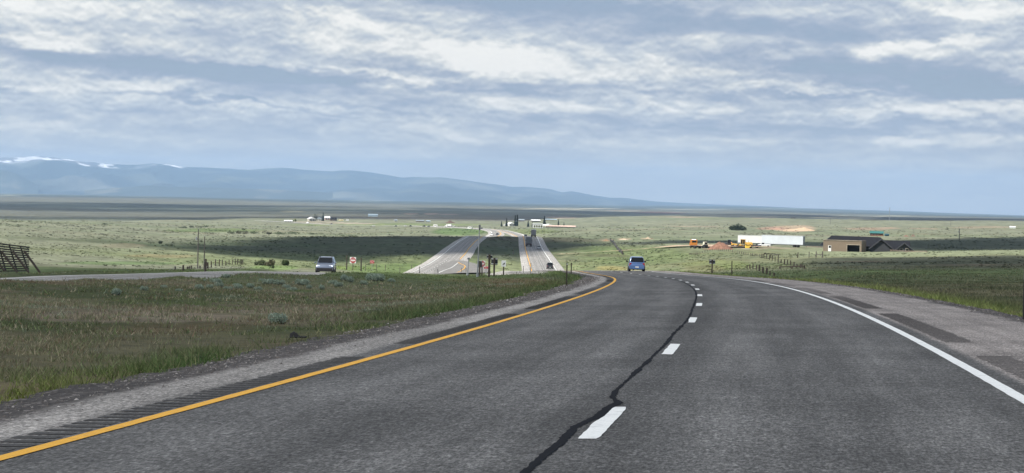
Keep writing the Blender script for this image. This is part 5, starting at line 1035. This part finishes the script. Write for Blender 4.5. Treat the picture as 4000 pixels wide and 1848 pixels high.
# settlement on the plain, left
shed('house', 'long white roofed house at the left end of the settlement', 1126, 868, 31, 8, RWH, WCR, R(8), .7, 'house', win=3); shed('house', 'white gabled house left of the two dark spruces', 1216, 865, 26, 16, RWH, WCR, R(25), .9, 'house', 'y', 2); shed('house', 'grey roofed house between the spruces of the settlement', 1247, 865, 17, 14, RGR, WCR, R(-15), .9, 'house', 'y', 2)
shed('house', 'white roofed house right of the tallest settlement spruce', 1278, 861, 20, 15, RWH, mat('pink_wall', (.38, .28, .25), .8), R(15), .8, 'house', win=2); shed('house', 'dark brown house behind the yellow camper', 1302, 864, 22, 13, SHIN, WBR, R(-12), .8, 'house', win=2)
v, s = at(1332, 866); van('cream yellow camper parked beside the settlement road', v, R(95), 18 * s, 3.0, mat('camper_yellow', (.70, .62, .34), .4), 'camper', 'camper'); v, s = at(1357, 865); van('white camper parked right of the cream yellow camper', v, R(85), 11 * s, 2.9, PWHITE, 'camper', 'camper')
v, s = at(1202, 872); rt_ = empty('dome_tank', v, 0, 'white rounded tank in front of the settlement houses', 'tank'); MB().loft([[(math.cos(a) * r_, math.sin(a) * r_, z) for a in np.linspace(0, 2 * math.pi, 14, endpoint=False)] for r_, z in ((1.9, 0), (2., 1.0), (1.6, 1.9), (.8, 2.4), (.1, 2.5))]).build('shell', PWHITE, rt_, smooth=True); MB().cyl((0, 0, 2.4), (0, 0, 2.8), .25, .2, 8).build('hatch', STEEL, rt_)
v, s = at(1294, 875); car('sedan', 'dark car on the gravel lot in front of the settlement', 'car', v, R(90), PDARK, 4.8, 1.9, 1.6, 'sedan', False)
shed('metal_shed', 'big pale blue metal shed alone on the shaded plain', 1457, 846, 37, 10, RBL, RBL, 0, 1., 'shed', roof_frac=.3); shed('house', 'small pale roofed house on the plain below the blue shed', 1545, 865, 12, 7, RGR, WCR, R(20), .8, 'house', win=1); shed('long_shed', 'long grey roofed shed on the plain left of the rust brown mound', 1641, 867, 32, 7, RGR, WBR, R(-5), .5, 'shed'); shed('shed', 'short pale blue shed right of the long grey shed', 1672, 868, 16, 6, RBL, WBR, R(10), .7, 'shed')
# settlement in the middle
shed('house', 'white gabled house among the tall central spruces', 1995, 883, 24, 15, RWH, mat('wall_white', (.62, .62, .60), .7), R(28), .9, 'house', 'y', 2); v, s = at(1970, 884); van('small white camper left of the gabled house', v, R(70), 8 * s, 2.8, PWHITE, 'camper', 'camper')
shed('shed', 'long grey roofed barn behind the twin spruces', 2037, 866, 22, 9, RGR, WBR, R(-4), .6, 'barn'); shed('house', 'white roofed house left of the big central spruce', 2092, 867, 34, 9, RWH, WBR, R(12), .7, 'house', win=3); shed('long_shed', 'very long pale roof right of the big central spruce', 2153, 861, 43, 5, RBL, WBR, R(-3), .4, 'shed')
v, s = at(2100, 891); mo = empty('lodge', v, R(6), 'low white building with a row of dark arched windows', 'building'); w = 38 * s; MB().box((0, 0, 2.2), (w, 6, 4.4)).build('wall', PWHITE, mo, .2); MB().box((0, 0, 4.6), (w + .6, 6.6, .5)).build('roof', RWH, mo, .1)
for k_ in range(4):
    x = -w / 2 + w * (k_ + .6) / 4.2; MB().prism([(x - .9, .9), (x + .9, .9), (x + .9, 2.4), (x + .5, 3.0), (x - .5, 3.0), (x - .9, 2.4)], -3.12, -2.98).build('window', mat('olive_glass', (.08, .08, .03), .2), mo)
shed('house', 'white roofed house behind the low white arched building', 2128, 884, 26, 9, RWH, WCR, R(-10), .8, 'house'); shed('dome_shed', 'rounded white shed roof at the left end of the long pink roof', 2143, 882, 20, 9, RWH, WCR, R(10), .8, 'shed', 'y'); shed('long_shed', 'very long low building with a faded pink roof', 2190, 890, 116, 9, RPK, WBR, R(-4), .25, 'building', win=8, roof_frac=.5)
# ------------------------------------------------------------------ trees and bushes
LEAF = tint_mat('leaf', .8, .25); BARK = mat('bark', (.07, .055, .045), .95, 0, .3, 5.)
def leaves(n, fn, size, cols, seed, up=.3):
    """n leaf clumps (two crossed triangles each) at fn(rng) positions"""
    g = np.random.default_rng(seed); P = fn(g, n); n = len(P); a = g.normal(size=(n, 3)); a[:, 2] += up; a /= np.linalg.norm(a, axis=1)[:, None]; b_ = np.cross(a, g.normal(size=(n, 3))); b_ /= np.linalg.norm(b_, axis=1)[:, None] + 1e-9
    sz = size * g.uniform(.5, 1.5, (n, 1)); V = np.stack([P + a * sz, P - a * sz * .5 + b_ * sz * .7, P - a * sz * .5 - b_ * sz * .7], 1).reshape(-1, 3)
    c = np.array(cols)[g.integers(0, len(cols), n)] * g.uniform(.7, 1.3, (n, 1)); return V, np.repeat(np.clip(c, 0, 1), 3, 0)
def blob_fn(centres, hollow=.35):
    Cc = np.array(centres)
    def fn(g, n):
        i = g.integers(0, len(Cc), n); d = g.normal(size=(n, 3)); d /= np.linalg.norm(d, axis=1)[:, None]; r = g.uniform(hollow, 1, (n, 1)) ** .6
        P = Cc[i, :3] + d * r * Cc[i, 3:6]; return P[P[:, 2] > .02]
    return fn
def crown(name, V, c, parent=None): return np_mesh(name, V, np.arange(len(V)).reshape(-1, 3), LEAF, False, {'tint': c}, parent)
def spruce(label, px, py, hpx, wpx, seed, name='spruce', group=None):
    v, s = at(px, py); r = empty(name, v, random.random() * 6, label, 'tree', group); h = hpx * s; w = wpx * s / 2
    MB().cyl((0, 0, -.2), (0, 0, h * .85), h * .02, h * .006, 8).build('trunk', BARK, r)
    def fn(g, n):
        z = g.uniform(.06, 1, n) ** 1.25; tier = np.floor(z * 12) / 12; rr = w * (1 - tier) * (.75 + .25 * (1 - (z * 12 % 1))) * g.uniform(.3, 1.05, n) * (.85 + .3 * np.sin(tier * 40)); a = g.uniform(0, 6.283, n); return np.stack([np.cos(a) * rr, np.sin(a) * rr, z * h], 1)
    V, c = leaves(900, fn, h * .045, [(.022, .036, .022), (.030, .046, .028), (.018, .028, .02)], seed, -.2); crown('crown', V, c, r); return r
for a in (('left one of the twin spruces in the settlement', 1230, 864, 26, 7, 1), ('right one of the twin spruces in the settlement', 1237, 864, 22, 7, 2), ('tallest dark spruce of the left settlement', 1262, 865, 33, 11, 3), ('small dark spruce left of the white gabled central house', 1959, 886, 21, 11, 4), ('taller spruce touching the left side of the white gabled central house', 1979, 886, 32, 13, 5),
          ('left one of the two tallest twin spruces in the centre', 2012, 884, 42, 11, 6), ('right one of the two tallest twin spruces in the centre', 2020, 884, 44, 12, 7), ('bushy spruce right of the twin tall spruces', 2063, 887, 26, 14, 8), ('slim spruce beside the bushy spruce', 2079, 887, 19, 9, 9), ('big lone spruce standing behind the white arched building', 2126, 880, 36, 19, 10), ('slim dark spruce behind the long pink roof', 2181, 880, 24, 9, 11), ('tiny dark spruce furthest right behind the long pink roof', 2203, 880, 13, 7, 12)):
    spruce(*a)
def bush(name, label, px, py, wpx, hpx, cols, seed, n=700, cat='bush', lobes=5, group=None, leaf=.07, trunk=False, dp=.7):
    v, s = at(px, py); r = empty(name, v, 0, label, cat, group); w = wpx * s; h = hpx * s; g = np.random.default_rng(seed)
    cs = []
    for k in range(lobes):
        f = g.uniform(-.4, .4); hh = h * g.uniform(.55, 1.) * (1 - abs(f) * .6); rw = w * g.uniform(.16, .3); cs.append((f * w, g.uniform(-.3, .3) * w * dp, hh * .52, rw, rw * dp, hh * .5))
    V, c = leaves(n, blob_fn(cs), h * leaf * 1.3, cols, seed)
    b = MB()
    for k, q in enumerate(cs): b.cyl((q[0] * .3, q[1] * .3, -.1), (q[0], q[1], q[2] * 1.1), h * .022, h * .008, 6)
    b.build('trunk' if trunk else 'stems', BARK, r); crown('crown', V, c, r); return r
G1 = [(.07, .10, .045), (.09, .12, .05), (.05, .075, .04)]; G2 = [(.12, .145, .085), (.15, .17, .10), (.09, .11, .065)]; GD = [(.035, .05, .032), (.05, .065, .04)]; GB = [(.10, .16, .04), (.13, .19, .05)]; GY = [(.2, .22, .04), (.15, .19, .04)]
bush('round_tree', 'rounded dark green trees standing alone in the middle of the right field', 2876, 902, 66, 27, [(.05, .07, .045), (.04, .055, .035)], 21, 1500, 'tree', 8, trunk=True)
bush('shrub', 'small round shrub on the far right field left of the thin pole', 3703, 897, 22, 8, GD, 22, 300); bush('small_tree', 'yellow green tree in front of the settlement houses', 1151, 866, 18, 13, GY, 23, 500, 'tree', 4, trunk=True)
bush('willow', 'grey green willow clump left of the sunlit gap near the fence end', 1018, 1040, 44, 27, G2, 24, 900, 'bush', 5); bush('willow', 'dusty brown green willow clump in the middle near the fence end', 1062, 1043, 46, 32, [(.17, .165, .11), (.21, .19, .13), (.11, .12, .07)], 25, 1000, 'bush', 6); bush('willow', 'dark green willow clump at the right near the fence end', 1108, 1036, 40, 32, G1, 26, 900, 'bush', 4)
bush('low_shrub', 'dark low shrub at the foot of the willow clumps', 1060, 1049, 26, 13, GD, 27, 400)
for k, (px, py, w, h, cl, lab) in enumerate(((622, 953, 36, 15, GD, 'tallest dark bush of the short row on the left field'), (588, 951, 34, 7, GD, 'low dark bush at the left end of the short row on the left field'), (664, 961, 40, 12, GD, 'dark spreading bush at the right end of the short row on the left field'), (905, 914, 44, 15, G2, 'grey green bush at the left end of the thicket across the field'), (945, 915, 50, 17, [(.09, .085, .07), (.075, .08, .055)], 'greyish bush second from left in the thicket across the field'), (990, 916, 54, 14, G1, 'dark bush in the centre of the thicket across the field'), (1035, 917, 52, 16, [(.09, .085, .07), (.07, .08, .05)], 'brownish bush right of centre in the thicket across the field'), (1082, 918, 60, 13, G1, 'low dark bush near the right end of the thicket across the field'), (1140, 915, 90, 14, G1, 'wide green bush at the right end of the thicket across the field'), (952, 899, 24, 9, G1, 'small round bush above the thicket across the field'), (1230, 918, 70, 12, G2, 'flat green bush further right of the thicket near the dark hill'), (1350, 924, 90, 13, G1, 'long green bush at the left brow of the dark hill'),
        (720, 892, 44, 11, GD, 'dark bush left of the line on the bright field edge'), (765, 891, 50, 13, GD, 'taller dark bush in the line on the bright field edge'), (815, 888, 44, 10, G1, 'green bush right in the line on the bright field edge'), (425, 877, 50, 8, GD, 'row of dark shrubs high on the pale left field'), (1083, 887, 13, 7, GD, 'small dark bush alone on the pale field below the settlement'), (226, 1075, 24, 11, GD, 'dark shrub beside the far carriageway right of the snow fence'), (1190, 1044, 44, 10, G1, 'low bush left of the silver blue SUV'), (2265, 946, 46, 10, GD, 'dark shrub at the right edge of the far carriageway brow'))):
    bush('shrub', lab, px, py, w, h, cl, 40 + k, 420, 'bush', 4, dp=.5)
# sagebrush clumps in the median
SAGE = [(.32, .40, .31), (.40, .47, .38), (.23, .29, .22)]
def sage_mesh(seed):
    g = np.random.default_rng(seed); cs = [(g.uniform(-.35, .35), g.uniform(-.35, .35), .2 + g.uniform(0, .08), g.uniform(.2, .34), g.uniform(.2, .34), g.uniform(.16, .26)) for _ in range(6)]
    V, c = leaves(1300, blob_fn(cs, .5), .035, SAGE, seed, .8)
    V2, c2 = leaves(260, blob_fn([(q[0], q[1], q[2] * .5, q[3] * .8, q[4] * .8, .12) for q in cs], .2), .04, [(.05, .05, .035)], seed + 1)
    return np.concatenate([V, V2]), np.concatenate([c, c2])
SM = [sage_mesh(300 + k) for k in range(3)]; first = {}
sg_px = [(880, 1088, 26), (842, 1104, 36), (795, 1100, 20), (852, 1120, 30), (820, 1126, 26), (925, 1112, 26), (1018, 1099, 22), (1050, 1112, 40), (1090, 1114, 36), (1115, 1122, 30), (1182, 1116, 44), (1205, 1126, 24), (975, 1126, 30), (930, 1130, 32), (890, 1134, 28), (1010, 1134, 26), (780, 1130, 34), (450, 1150, 46), (700, 1142, 22), (1300, 1108, 28), (1340, 1100, 36), (1370, 1106, 34), (1460, 1096, 60), (1475, 1102, 44), (1320, 1120, 30), (1420, 1112, 26), (1255, 1132, 28), (1075, 1268, 70), (640, 1128, 26), (560, 1138, 30), (1140, 1138, 30), (1530, 1100, 30)]
for k, (px, py, w) in enumerate(sg_px):
    v, s = at(px, py); kx = k % 3
    if kx not in first: o = crown('sagebrush', *SM[kx]); first[kx] = o
    else: o = first[kx].copy(); C.objects.link(o)
    f = w * s * 1.25; o.location = v - Vector((0, 0, .03)); o.rotation_euler = (0, 0, random.uniform(0, 6)); o.scale = (f, f * .8, f * random.uniform(.95, 1.3)); tag(o, 'pale grey green sagebrush clump in the median grass', 'sagebrush', 'sagebrush clumps in the median')
# debris on the gravel edge
def rag(label, px, py, wpx, hpx, seed, m):
    v, s = at(px, py); w = wpx * s; h = hpx * s; n = 14; a = np.linspace(-.5, .5, n); X, Y = np.meshgrid(a, a); Z = h * np.clip(1 - 2.4 * np.hypot(X + .28, Y), 0, 1) + .02 * fbm(X * 6, Y * 6, 3, seed) + .015
    o = np_mesh('tyre_scrap', np.stack([X.ravel() * w, Y.ravel() * w * .45, Z.ravel()], 1), grid_faces(n, n), m); o.location = v + Vector((0, 0, .05)); o.modifiers.new('s', 'SOLIDIFY').thickness = .012; return tag(o, label, 'tyre scrap')
rag('black torn tyre scrap propped up at the grass edge', 1165, 1332, 66, 22, 3, RUB); rag('flat black tyre strip lying in the gravel at the grass edge', 778, 1414, 50, 5, 5, RUB)
# ------------------------------------------------------------------ roadside grass (beyond counting)
def grass(name, seed, zones):
    Vs, Cs = [], []; g = np.random.default_rng(seed)
    for (y0, y1, side, n, hgt, wd, nb) in zones:
        Y = y0 + (y1 - y0) * g.random(n) ** .8
        if side < 0: X = -.268 * Y - 1.5 + g.random(n) * (.268 * Y + 14)
        else: X = g.random(n) * (.27 * Y + 2)
        s, nn_ = to_sn(X, Y); rag_ = fbm(X * .7, Y * .35, 4, 2)
        k = (nn_ > 5.75 + .55 * rag_) if side < 0 else (nn_ < -7.15 - .35 * rag_)
        k &= ~((side < 0) & (nn_ > 52)); X, Y, nn_ = X[k], Y[k], abs(nn_[k])
        if len(X) == 0: continue
        dl = np.interp(Y, left_c[:, 1], left_c[:, 0]); k = abs(X - dl) > 6.8; X, Y, nn_ = X[k], Y[k], nn_[k]
        edge = np.clip(1 - (nn_ - 5.6) / 2.6, 0, 1) if side < 0 else np.clip(1 - (nn_ - 7.1) / 3.4, 0, 1)
        c1 = fbm(X / .9, Y / 1.6, 3, 44); c2 = fbm(X / 3.2, Y / 5, 3, 45); c3 = fbm(X / 9, Y / 14, 3, 47)
        dens = np.clip(.22 + 1.3 * c1 + .8 * c2 + (.35 if side < 0 else .8) * edge, .05, 1); k = g.random(len(X)) < dens
        X, Y, nn_, edge, c1, c2, c3 = [a[k] for a in (X, Y, nn_, edge, c1, c2, c3)]
        Z = height(X, Y, cut=False); base = land(X, Y, Z, np.ones(len(X), bool)); col = base * 1.8
        def put(c, w_):
            nonlocal col
            col = col + (np.array(c)[None] - col) * np.clip(w_, 0, 1)[:, None]
        pick = g.random(len(X))
        if side < 0:
            inner = 1 - edge
            put((.33, .285, .20), (pick < .26 + .5 * np.clip(c2, 0, 1)) * inner * .9); put((.19, .125, .085), (pick > .88 - .25 * np.clip(c3, 0, 1)) * inner * .8); put((.15, .195, .085), (pick > .40) & (pick < .62)); put((.13, .19, .07), sstep(.15, .4, c3) * inner * .75); put((.27, .31, .22), sstep(.25, .42, c2 - c1) * inner * .7)
            put((.085, .14, .045), edge * (.75 + .5 * c2)); put((.20, .235, .05), sstep(.22, .45, c3) * edge * .8); put((.22, .21, .11), (pick < .18) * edge * .8)
            put((.115, .155, .06), sstep(120, 180, Y) * .7)
        else:
            put((.22, .27, .08), edge * .98); put((.26, .24, .12), (pick < .25) * edge * .7); put((.085, .10, .06), (1 - edge) * .6); put((.20, .18, .11), (pick < .2) * (1 - edge) * .7)  # blades away from the edge darkened in colour to deepen the shade
        tall = 1 + .55 * np.clip(c2 * 2, 0, 1) * edge + (g.random(len(X)) < .03) * 1.0 * (Y > 26)
        h = hgt * tall * (.6 + .35 * edge) * g.uniform(.45, 1.35, len(X))
        for b_ in range(nb):
            a = g.uniform(0, 6.283, len(X)); ln = g.uniform(.2, 1.5, len(X)) * h; ox, oy = g.normal(0, .06 + wd * 1.5, (2, len(X)))
            px_, py_ = X + ox, Y + oy; w_ = wd * g.uniform(.6, 1.6, len(X)); ca, sa = np.cos(a), np.sin(a); t = g.uniform(0, 6.283, len(X))
            A_ = np.stack([px_ - np.cos(t) * w_, py_ - np.sin(t) * w_, Z - .03], 1); B_ = np.stack([px_ + np.cos(t) * w_, py_ + np.sin(t) * w_, Z - .03], 1); T_ = np.stack([px_ + ca * ln, py_ + sa * ln, Z + h * g.uniform(.5, 1.1, len(X))], 1)
            Vs.append(np.stack([A_, B_, T_], 1).reshape(-1, 3)); cc = np.clip(col * g.uniform(.6, 1.5, (len(X), 1)), .008, .6); Cs.append(np.repeat(cc, 3, 0))
    V = np.concatenate(Vs); Cc = np.concatenate(Cs); print(name, len(V) // 3)
    return tag(np_mesh(name, V, np.arange(len(V)).reshape(-1, 3), tint_mat('grass_blade', .85, .3), False, {'tint': Cc}), kind='stuff')
grass('median_grass', 5, [(14, 34, -1, 60000, .12, .007, 4), (34, 62, -1, 80000, .135, .011, 3), (62, 110, -1, 90000, .15, .018, 3), (110, 212, -1, 90000, .18, .032, 2)])
grass('verge_grass', 6, [(36, 75, 1, 60000, .15, .012, 3), (75, 130, 1, 70000, .16, .022, 3), (130, 260, 1, 70000, .18, .040, 2)])
# low scrub and tussocks over the fields
def scrub(name, seed, n):
    g = np.random.default_rng(seed); Y = np.exp(g.uniform(math.log(225), math.log(2600), n)); X = g.uniform(-.29, .29, n) * Y
    c1 = fbm(X / 25, Y / 40, 4, 144); c2 = fbm(X / 90, Y / 150, 4, 145); k = g.random(n) < np.clip(.25 + 1.3 * c1 + .9 * c2, .02, 1); 
    for P in (right_c, left_c): k &= ~((Y > P[0, 1]) & (Y < P[-1, 1]) & (abs(np.interp(Y, P[:, 1], P[:, 0]) - X) < 9))
    X, Y = X[k], Y[k]; Z = height(X, Y, cut=False); n = len(X); px, py = proj(X, Y, Z); k = ~((px > 2600) & (px < 3620) & (py > 950) & (py < 990)); X, Y, Z = X[k], Y[k], Z[k]; n = len(X)
    base = land(X, Y, Z, np.ones(n, bool)); col = base * np.where(g.random((n, 1)) < .6, g.uniform(.66, .92, (n, 1)), g.uniform(1.0, 1.25, (n, 1)))
    sz = np.clip(Y / 1200, .3, 1.2) * g.uniform(.5, 1.5, n); Vs, Cs = [], []
    for b_ in range(3):
        t = g.uniform(0, 3.14, n); ox, oy = g.normal(0, .3, (2, n)) * sz; w_ = sz * g.uniform(.4, .9, n); h = sz * g.uniform(.18, .42, n)
        A_ = np.stack([X + ox - np.cos(t) * w_, Y + oy - np.sin(t) * w_, Z - .05], 1); B_ = np.stack([X + ox + np.cos(t) * w_, Y + oy + np.sin(t) * w_, Z - .05], 1); T_ = np.stack([X + ox, Y + oy, Z + h], 1)
        Vs.append(np.stack([A_, B_, T_], 1).reshape(-1, 3)); Cs.append(np.repeat(np.clip(col, .01, .5), 3, 0))
    V = np.concatenate(Vs); Cc = np.concatenate(Cs); return tag(np_mesh(name, V, np.arange(len(V)).reshape(-1, 3), tint_mat('grass_blade', .85, .3), False, {'tint': Cc}), kind='stuff')
scrub('field_scrub', 9, 42000)

# loose stones on the gravel edges
def stones(name, seed, n):
    g = np.random.default_rng(seed); s = 2 + g.random(n) ** 1.6 * 130; left = g.random(n) < .62; nn_ = np.where(left, g.normal(5.3, .45, n), -g.normal(6.9, .3, n)); k = (abs(nn_) > np.where(left, 4.4, 6.2)); s, nn_ = s[k] - 8, nn_[k]; n = len(s)
    P = road_pt(s, nn_); P[:, 2] -= .05 * sstep(4.7, 5.6, nn_) + .10 * sstep(5.5, 6.6, nn_) + .04 * sstep(6.3, 6.8, -nn_) + .1 * sstep(6.9, 7.7, -nn_)
    r = np.minimum(np.exp(g.normal(math.log(.0085), .5, n)), .026) * (1 + s.clip(0) / 90); Vs = []
    base = [(-1, -.7, -.2), (1, -.6, -.2), (.9, .8, -.2), (-.8, .7, -.2), (.1, 0, .75)]
    a = g.uniform(0, 6.3, n); c, s_n = np.cos(a), np.sin(a)
    for b in base:
        q = np.array(b) * g.uniform(.7, 1.3, (n, 3)); Vs.append(P + np.stack([(q[:, 0] * c - q[:, 1] * s_n) * r, (q[:, 0] * s_n + q[:, 1] * c) * r, q[:, 2] * r], 1))
    V = np.stack(Vs, 1).reshape(-1, 3); i = (np.arange(n) * 5)[:, None]; F_ = np.concatenate([i + np.array([t]) for t in ((0, 1, 4), (1, 2, 4), (2, 3, 4), (3, 0, 4))])
    col = np.array([(.17, .155, .145), (.10, .092, .086), (.30, .28, .26), (.13, .115, .105)])[g.integers(0, 4, n)] * g.uniform(.7, 1.2, (n, 1)); col[g.random(n) < .012] = (.5, .48, .45)
    return tag(np_mesh(name, V, F_, tint_mat('stone', .9, 0.), False, {'tint': np.repeat(col, 5, 0)}), kind='stuff')
stones('gravel_stones', 12, 14000)
